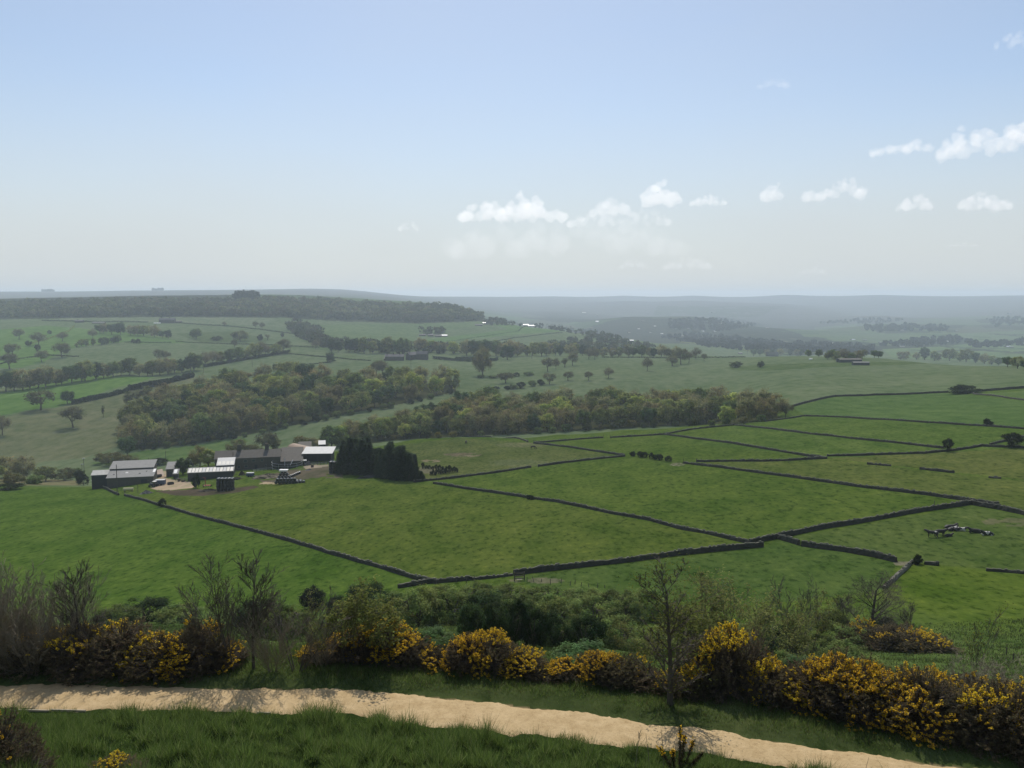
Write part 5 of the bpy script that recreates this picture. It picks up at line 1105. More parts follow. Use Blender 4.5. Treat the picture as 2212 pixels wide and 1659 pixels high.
animal(1152, 971, 'h', .1, 1.15, 'dark horse grazing side on near the gate gap', 'horse', 'horse'); animal(1007, 959, 'h', 1.35, 1.1, 'dark horse grazing end on in the field by the conifers', 'horse', 'horse')
# ------------------------------------------------------------------ fences, gate posts, stile
def post(x, y, hpx, label, lean=0.0, group='old fence posts', r_=.07, nm='fence_post', cat='post'):
    p = at(x, y); h = size_at(p, hpx); m_ = MB(); r_ = max(r_, size_at(p, 1.1) / 2); m_.tubes([(0, 0, -.3), (lean * h * .9, 0, h * .96)], [(lean * h * .9, 0, h * .96), (lean * h, 0, h)], [r_, r_ * .9], [r_ * .9, r_ * .4], 6); o = m_.obj(nm, WOOD); o.location = [float(q) for q in p]; return tag(o, label, cat, group)
q3 = lambda zx, zy: (829.5 + zx * .289, 916 + zy * .289)
for i, (zx, zy, h, ln) in enumerate(((410,1200,10,0),(540,1188,8,0),(617,1205,16,0),(672,1172,12,.1),(795,1148,9,-.1),(940,1130,7,0),(970,1125,8,0))): post(*q3(zx, zy), h, '%s post from the left in the broken fence left of the stile' % ORD[i], ln, 'posts left of the stile')
for i, (zx, zy, h, ln) in enumerate(((1068,1180,11,.05),(1125,1182,12,-.4),(1178,1178,6,0),(1243,1198,12,0),(1322,1190,10,.15),(1388,1206,10,.3),(1425,1195,8,.2),(1470,1213,9,.3),(1530,1216,7,0),(1595,1222,9,.1),(1650,1226,7,0))): post(*q3(zx, zy), h, '%s post from the left in the leaning fence right of the stile' % ORD[i], ln, 'posts right of the stile')
for i, (x, y, h) in enumerate(((1140,956,9),(1153,958,9),(1303,947,8),(1318,948,8),(1434,940,7),(1147,1012,8),(1162,1010,6),(1476,1002,12),(1504,999,9),(1726,1178,9),(1733,1179,8),(1649,1182,11),(1640,1182,9))): post(x, y, h, ('gate post at the left of the first gap below the wood','gate post at the right of the first gap below the wood','gate post at the left of the second gap below the wood','gate post at the right of the second gap below the wood','post where three walls meet below the wood','gate post at the left of the middle gap','gate post at the right of the middle gap','tall post where the long straight wall begins','post where the level wall begins','post on the left of the narrow gap by the tall wall','post on the right of the narrow gap by the tall wall','right post of the gateway at the wall end','left post of the gateway at the wall end')[i], 0, 'gate posts', .1, 'gate_post', 'gate post')
post(2018, 1092, 10, 'lone short post with a pale top in the pasture above the cattle', .05); post(1888, 1440, 14, 'dark stubby post just beyond the gorse', 0, None, .13)
for i, (x, y) in enumerate(((2192,1416),(2207,1428),(2062,1392))): post(x - 18, y - 2, 13, ('left thin post','right thin post','uppermost thin post')[i] + ' of the fence near the right edge', 0, 'posts near the right edge')
st = thing('stile', 'dark wooden stile beside the end of the tall wall', 'stile', at(1122, 1254), .05)
for sx in (-.9, .9): m_ = MB(); m_.box((sx, 0, -.3), (.18, .18, 1.9)); m_.obj('post', WOOD, st)
for z in (.35, .8, 1.25): m_ = MB(); m_.box((0, 0, z), (1.6, .08, .16)); m_.obj('rail', WOOD, st)
m_ = MB(); m_.box((0, -.45, .3), (1.0, .35, .08)); m_.box((0, -.45, -.2), (.15, .3, .5)); m_.obj('step', plain('pale_timber', (.42, .36, .27), .9), st)
# ------------------------------------------------------------------ gorse, thorns and bare saplings along the path
def gorse_mesh(seed, bloom, nshoot=800, tone=0.0):
    r = np.random.default_rng(seed); st = MB(); fo = MB(); fl = MB()
    d = unit(nshoot * 2, r); d = d[d[:, 2] > -.15][:nshoot]; m_ = len(d)
    lump = 1 + .36 * (fbm(d[:, 0] * 2.2 + seed, d[:, 1] * 2.2 + d[:, 2] * 1.5, seed) - .5) * 2 + .16 * (fbm(d[:, 0] * 5 + seed, d[:, 1] * 5 + d[:, 2] * 3, seed + 3) - .5) * 2
    P = d * lump[:, None] * np.array([1.2, 1.2, 1.95]) * r.uniform(.68, 1, (m_, 1)) ** .6 + np.array([0, 0, .28]); P[:, 2] = np.maximum(P[:, 2], .05)
    sd = d * .55 + np.array([0, 0, .75]) + r.normal(size=(m_, 3)) * .28; sd /= np.linalg.norm(sd, axis=1, keepdims=True)
    L = r.uniform(.10, .30, m_); E = P + sd * L[:, None]
    st.tubes(P, E, .008, .004, 3)
    base = np.c_[r.normal(size=(26, 2)) * .22, np.zeros(26)]
    mid = np.array([P[i] * np.array([.5, .5, .62]) for i in r.integers(0, m_, 26)]); st.tubes(base, mid, .035, .02, 4)
    near = np.array([np.argmin(((mid - p) ** 2).sum(1)) for p in P]); st.tubes(mid[near], P, .016, .008, 3)
    k = 20; t = r.uniform(0, 1, (m_, k)); B = (P[:, None] + sd[:, None] * (L[:, None] * t)[..., None]).reshape(-1, 3)
    dv = np.repeat(sd, k, 0) * .55 + unit(m_ * k, r); dv /= np.linalg.norm(dv, axis=1, keepdims=True)
    u = np.cross(dv, unit(m_ * k, r)); u /= np.linalg.norm(u, axis=1, keepdims=True)
    br, gr = np.array((.185, .140, .088)), np.array((.120, .116, .058))
    f = np.clip(t.reshape(-1, 1) * .6 + r.uniform(-.3, .5, (m_ * k, 1)) - tone, 0, 1)
    fo.spikes(B, u * .013, B + dv * r.uniform(.05, .105, (m_ * k, 1)), (br * (1 - f) + gr * f) * r.uniform(.6, 1.35, (m_ * k, 1)))
    n2 = 4200; q = r.integers(0, m_, n2); B = P[q] * r.uniform(.45, 1, (n2, 1)) + r.normal(size=(n2, 3)) * .1; B[:, 2] = np.maximum(B[:, 2], .02)
    dv = unit(n2, r); u = np.cross(dv, unit(n2, r)); fo.spikes(B, u * .016, B + dv * .13, jit((.12, .092, .062), n2, r, .5))  # darker inner spikes added to block light through the bush
    patch = fbm(P[:, 0] * 1.0 + seed, P[:, 1] * 1.0 + P[:, 2] * .9, seed + 7, 2) * 1.2 + np.clip(P[:, 2] - .9, -.8, 1) * .16 + r.uniform(-.05, .05, m_)
    s_ = patch > np.quantile(patch, 1 - bloom * .52)
    k = 26; S_, T_, Ls = P[s_], sd[s_], L[s_]; n_ = len(S_)
    if n_:
        t = r.uniform(.15, 1.05, (n_, k)); C = (S_[:, None] + T_[:, None] * (Ls[:, None] * t)[..., None]).reshape(-1, 3) + unit(n_ * k, r) * r.uniform(.015, .05, (n_ * k, 1))
        nv = unit(n_ * k, r); u = np.cross(nv, unit(n_ * k, r)); u /= np.linalg.norm(u, axis=1, keepdims=True); v = np.cross(nv, u)
        sz = r.uniform(.010, .019, (n_ * k, 1)); fl.cards(C, u * sz, v * sz, jit((.90, .62, .04), n_ * k, r, .22, .06))
    return st.mesh('stems', BARK, color=False), fo.mesh('foliage', SPINE), (fl.mesh('flowers', PETAL) if n_ else None)
GORSE = {b: [gorse_mesh(200 + int(b * 100) + i, b) for i in range(2)] for b in (.10, .28, .5, .72)}
_g = np.random.default_rng(8)
def gorse(x, y, hpx, wpx, b, label, group=None):
    p = at(x, y - .30 * wpx); key = min(GORSE, key=lambda q: abs(q - b)); a, f, fl = GORSE[key][_g.integers(2)]
    o = thing('gorse_bush', label, 'gorse bush', (p[0], p[1], p[2] - .08), _g.uniform(0, 6.28), (size_at(p, wpx) / 2.5, size_at(p, wpx) / 2.5, size_at(p, hpx * .82) / 2.6), group)
    link('stems', a, o); link('foliage', f, o)
    if fl: link('flowers', fl, o)
def gorse_row(lst, what, group):
    for i, (x, y, h, w, b) in enumerate(lst): gorse(x, y, h, w, b, '%s gorse bush from left %s' % (ORD[i], what), group)
gorse_row([(20,1462,51,150,.1),(105,1474,81,170,.28),(185,1484,102,150,.28),(265,1488,116,160,.5),(345,1490,93,150,.5),(425,1480,114,140,.5),(475,1468,60,110,.28)], 'in the brownish clump left of the saplings', 'gorse clump on the left')
gorse_row([(695,1450,39,100,.72),(755,1452,67,120,.72),(825,1454,104,140,.72),(885,1458,81,110,.72),(945,1470,53,110,.5),(1005,1478,104,110,.72),(1065,1484,110,130,.72),(1125,1486,74,120,.72),(1180,1488,39,90,.28),(1235,1494,57,110,.72),(1295,1494,76,110,.72),(1350,1498,68,110,.28),(1400,1504,42,100,.1)], 'in the bright yellow row beyond the path', 'gorse row beyond the path')
gorse_row([(1475,1525,70,110,.28),(1530,1527,157,140,.5),(1590,1533,179,150,.72),(1655,1543,106,130,.28),(1720,1558,89,140,.5),(1790,1573,140,160,.72),(1855,1589,134,160,.72),(1925,1603,117,170,.72),(1995,1617,138,160,.5),(2065,1631,110,160,.28),(2135,1645,131,160,.28),(2200,1659,147,160,.28),(2270,1677,138,170,.28)], 'in the tall mass at the right of the path', 'gorse mass on the right')
gorse_row([(1785,1540,104,120,.5),(1860,1548,92,130,.28),(1960,1565,92,140,.28),(2080,1585,92,150,.28),(2180,1605,92,150,.1)], 'behind the tall right mass', 'gorse behind the right mass')
gorse_row([(1880,1432,62,110,.28),(1940,1440,66,120,.28),(2010,1442,50,110,.28)], 'in the faded patch below the bare round tree', 'faded gorse patch')
gorse(12, 1722, 140, 140, .10, 'dark gorse bush cut by the bottom left corner of the picture'); gorse(238, 1720, 58, 120, .28, 'low gorse bush showing only its yellow tips at the bottom edge')
# upright young gorse plant beside the lower edge of the path
def young_gorse():
    r = np.random.default_rng(5); st = MB(); fo = MB(); fl = MB()
    for (b, e) in (((0,0,0),(-.55,.1,1.0)),((0,0,0),(-.02,0,1.55)),((0,0,0),(.42,.1,1.1)),((.15,0,.3),(.62,-.1,.85)),((-.2,0,.4),(-.3,-.2,1.05)),((.05,.1,.2),(.2,.2,1.2))):
        b = np.array(b, float); e = np.array(e, float); st.tubes([b], [e], .03, .01, 4); n_ = 420; t = r.uniform(.12, 1, (n_, 1)); C = b + (e - b) * t
        dv = unit(n_, r) + (e - b) * .5; dv /= np.linalg.norm(dv, axis=1, keepdims=True); u = np.cross(dv, unit(n_, r)); fo.spikes(C, u * .014, C + dv * r.uniform(.08, .2, (n_, 1)) * (1.15 - .5 * t), jit((.08, .072, .036), n_, r, .4))
        if e[2] > .95: n_ = 46; t = r.uniform(.8, 1.04, (n_, 1)); C = b + (e - b) * t + unit(n_, r) * .07; nv = unit(n_, r); u = np.cross(nv, unit(n_, r)); v = np.cross(nv, u); fl.cards(C, u * .02, v * .02, jit((.84, .54, .03), n_, r, .2))
    return st.mesh('stems', BARK, color=False), fo.mesh('foliage', SPINE), fl.mesh('flowers', PETAL)
p = at(1468, 1690); o = thing('gorse_bush', 'small upright gorse plant standing on the near grass beside the path', 'gorse bush', p, .2, size_at(p, 112) / 1.6)
for q, nm in zip(young_gorse(), ('stems', 'foliage', 'flowers')): link(nm, q, o)
# bare and budding saplings
def bare_tree(seed, H_=5., stems=1, spread=.5, lev=4, lean=.15, r0=.06, kids=5, bud=0, budcol=(.11, .125, .03), budsz=.028, ratio=.52, mat=BARK, start=.25, up=.10):
    r = np.random.default_rng(seed); seg = []; tips = []
    def grow(p, d, L, rad, k):
        n_ = 8 if k == 0 else 4
        for i in range(n_):
            q = p + d * (L / n_); r2 = rad * (.86 if k == 0 else .80); seg.append((*p, *q, max(rad, .0062), max(r2, .005)))
            p = q; rad = r2; d = d + r.normal(size=3) * (.018 if k == 0 else .06) + np.array([0, 0, up * (.6 if k == 0 else 1)]); d /= np.linalg.norm(d)
            if k < lev and (i + 1) / n_ > (start if k == 0 else .2):
                m_ = kids / n_ * (2.4 if k == 0 else 1.15 if k == 1 else .9); m_ = int(m_) + (r.uniform() < m_ % 1)
                for _ in range(m_):
                    ax = r.normal(size=3); ax -= d * ax.dot(d); ax /= np.linalg.norm(ax); a = spread * r.uniform(.7, 1.4)
                    grow(p, d * math.cos(a) + ax * math.sin(a), L * ratio * r.uniform(.7, 1.15) * (1 - .35 * i / n_), rad * (.46 if k == 0 else .55), k + 1)
        if k >= lev - 1: tips.append(p)
    for s_ in range(stems):
        a = r.uniform(0, 6.28); l_ = lean * r.uniform(.4, 1.3) * (1.6 if stems > 1 else 1); d = np.array([math.cos(a) * l_, math.sin(a) * l_, 1]); d /= np.linalg.norm(d)
        grow(np.array([math.cos(a) * .1 * (stems > 1), math.sin(a) * .1 * (stems > 1), -.1]), d, H_ * .78 * r.uniform(.8, 1.05), r0 * (1 if stems == 1 else .7), 0)
    S_ = np.array(seg); w = MB(); big = S_[:, 6] > .02
    if big.any(): w.tubes(S_[big, :3], S_[big, 3:6], S_[big, 6], S_[big, 7], 6)
    w.tubes(S_[~big, :3], S_[~big, 3:6], S_[~big, 6], S_[~big, 7], 3)
    lf = None
    if bud:
        T_ = np.array(tips); ci = np.repeat(np.arange(len(T_)), bud); n_ = len(ci); P = T_[ci] + r.normal(size=(n_, 3)) * H_ * .022
        nv = unit(n_, r); u = np.cross(nv, unit(n_, r)); u /= np.linalg.norm(u, axis=1, keepdims=True); v = np.cross(nv, u); b = MB(); sz = budsz * r.uniform(.6, 1.3, (n_, 1)); b.cards(P, u * sz, v * sz * .6, jit(budcol, n_, r, .3)); lf = b.mesh('leaves', LEAF)
    zs = max(S_[:, 5]); wd = S_[:, 3].max() - S_[:, 3].min()
    return w.mesh('trunk', mat, color=False), lf, zs, wd
BT = {
 'slim': [bare_tree(421, 5.2, 1, .40, 3, .05, .055, 9, ratio=.44, up=.05, start=.2)],
 'multi': [bare_tree(402, 5.2, 4, .36, 3, .20, .05, 5.2, ratio=.44, bud=1, budsz=.014, up=.05), bare_tree(403, 5., 5, .38, 3, .26, .045, 5.2, ratio=.44, up=.05)],
 'thicket': [bare_tree(404, 4.2, 10, .42, 3, .34, .032, 5, ratio=.44, mat=PALEBARK, start=.1), bare_tree(405, 3.8, 10, .5, 3, .40, .030, 5, ratio=.46, mat=PALEBARK, start=.1)],
 'birch': [bare_tree(436, 7., 1, .50, 3, .02, .08, 10, bud=1, ratio=.30, budsz=.018, start=.10, up=.07)],
 'bud': [bare_tree(407, 5., 4, .48, 3, .25, .045, 4.6, bud=3, ratio=.40, budsz=.034, budcol=(.19, .20, .07)), bare_tree(408, 5., 4, .5, 3, .2, .05, 4.6, bud=3, ratio=.40, budsz=.036, budcol=(.19, .20, .07))],
 'leafy': [bare_tree(409, 4.6, 4, .5, 3, .25, .04, 4.6, bud=3, ratio=.40, budsz=.045, budcol=(.18, .20, .06))],
 'round': [bare_tree(410, 6., 1, .72, 4, .02, .22, 6.5, ratio=.60, start=.12, up=.03)],
 'fuzzy': [bare_tree(411, 7., 6, .36, 3, .18, .06, 7, ratio=.36)],
 'sapling': [bare_tree(412, 4.5, 3, .34, 3, .24, .035, 4, bud=1, ratio=.40, budsz=.03)]}
def sap(x, y, hpx, k_, label, v=0, wpx=None, group='bare trees below the path', cat='tree'):
    p = at(x, y); tm, lf, h0, w0 = BT[k_][v % len(BT[k_])]; s_ = size_at(p, hpx) / h0; sx = s_ if wpx is None else size_at(p, wpx) / w0
    o = thing('bare_tree' if k_ not in ('thicket',) else 'thicket_shrub', label, cat, (p[0], p[1], p[2] - .05), _g.uniform(0, 6.28), (sx, sx, s_), group); link('trunk', tm, o)
    if lf: link('leaves', lf, o)
for x, y, h, k_, v, w, lab in (
 (8,1450,196,'thicket',0,170,'pale twiggy thicket shrub at the left edge of the picture'),(72,1455,170,'thicket',1,150,'pale twiggy thicket shrub second from the left edge'),(-45,1450,190,'thicket',1,150,'pale twiggy thicket shrub mostly outside the left edge'),(120,1440,150,'thicket',0,120,'pale twiggy thicket shrub just left of the slim dark bare tree'),
 (40,1425,190,'thicket',1,170,'tall pale twiggy thicket shrub at the back of the left group'),(150,1420,180,'thicket',0,130,'pale twiggy thicket shrub behind the slim dark tree'),
 (176,1430,196,'slim',0,110,'slim dark bare tree rising from the left thicket'),(232,1440,120,'multi',1,90,'small bare shrub behind the brownish gorse clump'),
 (505,1446,222,'multi',0,150,'tall many stemmed bare tree, highest of those left of the yellow row'),(548,1446,240,'slim',0,120,'single tall bare tree leaning over the many stemmed one'),(455,1444,170,'multi',1,120,'bare shrub left of the tall many stemmed tree'),(590,1450,150,'thicket',0,120,'tangled pale shrub at the foot of the tall bare trees'),(640,1452,172,'multi',1,150,'bushy bare tree with low spreading twigs at the edge of the grass'),(690,1440,120,'thicket',1,110,'tangled pale shrub left of the first yellow gorse'),
 (752,1434,176,'leafy',0,110,'young tree with yellow green leaves behind the first yellow gorse'),(800,1430,150,'leafy',0,130,'low leafy young tree beside the taller one behind the yellow gorse'),(716,1436,150,'bud',0,110,'budding shrub left of the leafy young trees'),
 (1448,1522,292,'birch',0,170,'tall single stemmed bare birch standing at the far edge of the path'),(1400,1450,120,'bud',0,110,'budding shrub behind the bare birch'),(1500,1450,180,'bud',1,140,'budding pale green tree right of the bare birch'),(1560,1446,196,'bud',0,150,'tallest budding pale green tree on the right'),(1612,1440,180,'bud',1,140,'budding pale green tree beside the tallest one'),(1535,1460,150,'leafy',0,130,'leafy pale shrub in front of the budding trees'),(1660,1460,140,'bud',0,130,'small budding tree above the right gorse mass'),
 (1716,1408,164,'fuzzy',0,110,'dense grey bare tree with many upright twigs'),(1738,1466,166,'bud',1,90,'dark stemmed budding tree in front of the grey bare tree'),(1882,1374,142,'round',0,146,'round headed bare tree standing alone near the tumbled wall'),(1822,1376,90,'slim',0,60,'small slim bare tree left of the round headed one'),
 (1964,1392,84,'slim',0,44,'thin bare sapling in the grass right of the round headed tree'),(2106,1470,138,'sapling',0,88,'forked sapling above the right end of the gorse'),(2180,1500,70,'thicket',1,120,'low grey tangle of twigs near the right edge'),(2080,1490,70,'thicket',0,110,'low grey tangle of twigs under the forked sapling')):
    sap(x, y, h, k_, lab, v, w)
# leafy thorn bushes on the slope
def thorn(seed, col, twig=.0, H_=4., Wd=5.): return crown_tree(seed, H_, Wd, .02, 70, 130, .080, col, twig, .085, hollow=.6), H_, Wd
TH = {'green': [thorn(501, (.150, .195, .062)), thorn(502, (.130, .170, .058)), thorn(506, (.165, .21, .068))], 'dark': [thorn(503, (.046,.070,.030)), thorn(507, (.056,.084,.034))], 'black': [thorn(504, (.024,.030,.026), .3)], 'pale': [thorn(505, (.11,.17,.07))]}
def thornbush(x, y, hpx, wpx, k_, label, group=None):
    p = at(x, y); (tm, cm), h0, w0 = TH[k_][_g.integers(len(TH[k_]))]; o = thing('thorn_bush', label, 'bush', (p[0], p[1], p[2] - .15), _g.uniform(0, 6.28), (size_at(p, wpx) / w0, size_at(p, wpx) / w0, size_at(p, hpx) / h0), group); link('stems', tm, o); link('foliage', cm, o)
for i, (x, y, h, w, k_) in enumerate(((1030,1304,44,100,'green'),(1105,1306,44,110,'green'),(1185,1312,46,110,'green'),(1265,1316,46,100,'green'),(1340,1322,50,100,'green'),(1400,1336,64,90,'green'),(960,1316,52,90,'green'))): thornbush(x, y, h, w, k_, '%s green thorn bush counted along the upper row below the stile' % ORD[i], 'upper row of thorn bushes')
for i, (x, y, h, w, k_) in enumerate(((850,1348,70,100,'green'),(905,1352,84,110,'green'),(965,1350,80,110,'green'),(1050,1360,80,110,'dark'),(1120,1362,80,100,'green'),(1200,1364,80,110,'green'),(1280,1366,80,110,'green'),(1350,1370,84,100,'green'))): thornbush(x, y, h, w, k_, '%s thorn bush counted along the middle row of the green thicket' % ORD[i], 'middle row of thorn bushes')
for i, (x, y, h, w, k_) in enumerate(((1020,1390,92,70,'dark'),(1062,1396,98,70,'dark'),(1110,1394,104,70,'dark'),(1155,1398,88,80,'dark'),(1195,1398,74,80,'dark'),(1265,1402,78,90,'dark'),(1340,1404,76,100,'green'),(1225,1396,60,80,'green'))): thornbush(x, y, h, w, k_, '%s dark upright thorn bush counted along the front row of the thicket' % ORD[i], 'front row of thorn bushes')
for x, y, h, w, k_, lab in ((675,1316,50,58,'black','dark blue green holly bush at the lower edge of the pasture'),(790,1326,70,96,'dark','dark bush right of the dark holly'),(735,1330,44,70,'dark','low dark bush between the holly and its neighbour'),(835,1336,60,60,'dark','grey dark bush left of the green thicket'),(310,1342,44,110,'dark','dark spreading bush behind the left gorse clump'),(250,1350,40,90,'green','low green bush left of the dark spreading one'),(385,1345,36,100,'green','low green bush right of the dark spreading one'),
 (940,1408,52,110,'pale','pale green feathery bush behind the middle of the yellow row'),(1822,1446,58,100,'green','smooth rounded green bush in front of the faded gorse'),(1772,1430,60,80,'green','green bush left of the smooth rounded one'),(1796,1376,56,80,'green','green bush left of the round headed bare tree'),(1908,1380,42,70,'dark','dark green bush under the round headed bare tree'),(1690,1440,90,90,'dark','dark green bush among the budding trees'),(1262,1440,50,140,'pale','pale leafy shrub behind the right part of the yellow row'),(610,1380,70,130,'green','green bush behind the bare tree tangle'),(560,1360,60,110,'dark','dark bush behind the tall bare trees')):
    thornbush(x, y, h, w, k_, lab)
for i, (x, y, h, w, k_) in enumerate(((1420,1415,60,110,'green'),(1480,1405,56,100,'green'),(1530,1420,64,100,'dark'),(1590,1412,60,110,'green'),(1640,1425,66,100,'green'),(1700,1470,60,100,'green'),(1750,1478,60,110,'pale'),(1620,1392,44,110,'green'),(1560,1385,44,110,'green'),(1490,1375,44,110,'green'),(1840,1400,48,90,'green'),(1870,1470,48,110,'green'))):
    thornbush(x, y, h, w, k_, '%s green bush from the left among the budding trees on the right' % ORD[i], 'bushes among the budding trees')
# dry stalks standing in the near grass
for i, (x, y, h) in enumerate(((1372,1632,52),(1404,1652,62),(1434,1640,72),(1444,1648,46),(1456,1648,58),(1857,1698,52))):
    p = at(x, y + 26); h_ = size_at(p, h + 26); m_ = MB(); a = _g.uniform(-.12, .16); m_.tubes([(0, 0, -.05), (a * h_ * .5, 0, h_ * .5)], [(a * h_ * .5, 0, h_ * .5), (a * 1.3 * h_, 0, h_)], [.012, .009], [.009, .005], 4)
    if i in (0,): 
        for t in range(7): m_.tubes([(a * h_ * .9, 0, h_ * (.7 + .03 * t))], [(a * h_ + .09 * math.cos(t * 2.1), .09 * math.sin(t * 2.1), h_ * (.8 + .035 * t))], .008, .004, 3)
    o = m_.obj('dry_stalk', PALEBARK); o.location = [float(q) for q in p]; tag(o, '%s dry stalk from the left standing against the sandy path' % ORD[i], 'stalk', 'dry stalks')
# ------------------------------------------------------------------ grass: blades nobody could count
def grass(name, label, x, y, hgt, wid, cols, seed):
    r = np.random.default_rng(seed); n_ = len(x); b = MB()
    z = gz(x, y); a = r.uniform(0, 2 * math.pi, n_); le = r.normal(size=(n_, 2)) * .42
    B = np.c_[x, y, z - .02]; u = np.c_[np.cos(a), np.sin(a), a * 0] * wid[:, None]; T_ = B + np.c_[le * hgt[:, None], hgt]
    c = np.array(cols)[r.integers(len(cols), size=n_)] * r.uniform(.7, 1.3, (n_, 1))
    b.spikes(B, u, T_, c); return tag(b.obj(name, BLADE), label, None, None, 'stuff')
r = np.random.default_rng(90)
def field(n_, xa, xb, fy0, fy1):
    x = r.uniform(xa, xb, n_); t = r.uniform(0, 1, n_); y = fy0(x) * (1 - t) + fy1(x) * t; return x, y
GC = [(.094, .150, .032), (.112, .176, .038), (.138, .200, .048), (.076, .126, .034), (.170, .210, .075)]
x, y = field(560000, -30, 26, lambda x: x * 0 + 13.5, lambda x: path_near(x) + .38); k = np.abs(x) < .66 * y + 2; x, y = x[k], y[k]
tus = fbm(x * .9, y * .9, 3); tu2 = fbm(x * 2.3, y * 2.3, 9); tu3 = fbm(x * .35 + 4, y * .35, 61); e = sstep(-.38, .9, path_near(x) - y); k = r.uniform(0, 1, len(x)) < .06 + 6 * e; x, y, tus, tu2, tu3, e = x[k], y[k], tus[k], tu2[k], tu3[k], e[k]
k = r.uniform(0, 1, len(x)) < .22 + 1.1 * sstep(.38, .62, tus * .5 + tu2 * .5); x, y, tus, tu2, tu3, e = x[k], y[k], tus[k], tu2[k], tu3[k], e[k]
grass('near_grass', 'rough tussocky grass on the near side of the path', x, y, (.06 + .56 * sstep(.42, .70, tus * .5 + tu2 * .5) + .08 * tu3) * (.35 + .65 * e) * r.uniform(.6, 1.25, len(x)), r.uniform(.007, .013, len(x)), GC, 1)
x, y = field(150000, -34, 30, lambda x: path_far(x) - .45, lambda x: path_far(x) + 4.2); q = y - path_far(x); e = sstep(-.45, 1.6, q); k = r.uniform(0, 1, len(x)) < .10 + 1.1 * e * (.4 + fbm(x * .8, y * .8, 13)); x, y, e = x[k], y[k], e[k]
grass('verge_grass', 'grass verge between the path and the gorse', x, y, (.06 + .30 * e * fbm(x * .7, y * .7, 14) ** 1.3) * r.uniform(.6, 1.3, len(x)), r.uniform(.007, .013, len(x)), GC + [(.10, .095, .04)], 2)
x, y = field(230000, -75, 75, lambda x: path_far(x) + 4.2, lambda x: path_far(x) + 80); k = (np.abs(x) < .66 * y + 3); x, y = x[k], y[k]; k = r.uniform(0, 1, len(x)) < 1.4 * fbm(x * .25, y * .25, 15); x, y = x[k], y[k]; rr_ = np.hypot(x, y)
grass('slope_grass', 'long rough grass on the slope below the gorse', x, y, (.10 + .34 * fbm(x * .3, y * .3, 16)) * r.uniform(.6, 1.3, len(x)), r.uniform(.012, .022, len(x)) * rr_ / 45., [(.058, .088, .024), (.070, .098, .030), (.048, .074, .022), (.09, .10, .042)], 3)
# ------------------------------------------------------------------ far woods: one mass each, nobody could count them
def far_wood(name, label, polys, n_, hm, leaf, col, seed, tries=40):
    r = np.random.default_rng(seed); b = MB(); cs = []
    for poly, m_ in zip(polys, n_):
        a = np.array(poly, float); k = 0
        while k < m_:
            x = r.uniform(a[:, 0].min(), a[:, 0].max()); y = r.uniform(a[:, 1].min(), a[:, 1].max())
            if in_poly(np.array([x]), np.array([y]), poly)[0]: cs.append(at(x, y)); k += 1
    cs = np.array(cs); m_ = len(cs); nl = 46
    hs = hm * r.uniform(.55, 1.35, m_); ci = np.repeat(np.arange(m_), nl)
    d = unit(m_ * nl, r); d[:, 2] = np.abs(d[:, 2]) ** .8 * np.sign(d[:, 2] + .45)
    P = cs[ci] + d * r.uniform(.75, 1.08, (m_ * nl, 1)) * np.c_[hs * .46, hs * .46, hs * .45][ci] + np.c_[hs * 0, hs * 0, hs * .55][ci]
    nv = d + r.normal(size=d.shape) * .5; nv /= np.linalg.norm(nv, axis=1, keepdims=True)
    u = np.cross(nv, unit(len(nv), r)); u /= np.linalg.norm(u, axis=1, keepdims=True); v = np.cross(nv, u)
    tint = np.array(col)[r.integers(len(col), size=m_)] * r.uniform(.75, 1.25, (m_, 1))
    sz = leaf * r.uniform(.6, 1.2, (len(P), 1))
    tint *= (.55 + .9 * fbm(cs[:, 0] / 70., cs[:, 1] / 70., seed + 40, 2))[:, None]
    b.cards(P, u * sz, v * sz * .8, tint[ci] * r.uniform(.8, 1.2, (len(P), 1)))
    return tag(b.obj(name, LEAF), label, None, None, 'stuff')
far_wood('hillside_wood', 'continuous wood covering the long hill on the left skyline', [
  [(-20,690),(0,688),(300,684),(600,684),(700,690),(900,697),(1040,692),(1046,688),(1005,668),(960,664),(860,664),(760,658),(700,652),(560,652),(300,654),(160,657),(0,660),(-20,660)]], [2600], 15., 2.4,
  [(.080,.092,.038),(.094,.088,.046),(.066,.082,.034),(.115,.125,.05)], 3)
far_wood('spur_wood', 'scrubby woodland spilling down the far spur', [
  [(640,700),(690,712),(700,735),(745,752),(700,752),(640,728),(615,705)],
  [(1052,690),(1120,700),(1200,704),(1290,715),(1340,735),(1290,735),(1240,722),(1190,712),(1100,704)],
  [(1150,756),(1230,740),(1290,735),(1380,742),(1420,756),(1350,764),(1230,764)],
  [(905,718),(960,716),(965,723),(925,727)], [(700,742),(900,752),(1100,754),(1150,760),(900,766),(720,758)], [(1060,688),(1110,696),(1090,704),(1045,702)]],
  [150, 130, 170, 20, 130, 45], 12., 1.7, [(.060,.074,.034),(.074,.074,.042),(.048,.062,.03)], 4)
far_wood('valley_woods', 'hazy woods and tree lines scattered over the far valley', [
  [(1430,730),(1500,722),(1640,735),(1700,748),(1650,762),(1540,752)], [(1640,745),(1760,742),(1880,752),(1900,766),(1750,766)], [(1860,706),(1960,702),(2060,706),(2050,716),(1880,718)],
  [(1960,735),(2060,730),(2110,740),(2000,748)], [(2130,690),(2212,686),(2230,700),(2150,706)], [(1440,695),(1560,688),(1640,704),(1560,716),(1450,712)], [(1760,700),(1850,690),(1960,690),(1900,700)],
  [(1900,740),(1990,742),(1990,750),(1900,748)], [(2090,745),(2212,738),(2212,748),(2100,752)]],
  [260, 200, 150, 90, 80, 240, 90, 40, 60], 13., 3.0, [(.030, .036, .022), (.036, .038, .024)], 5)
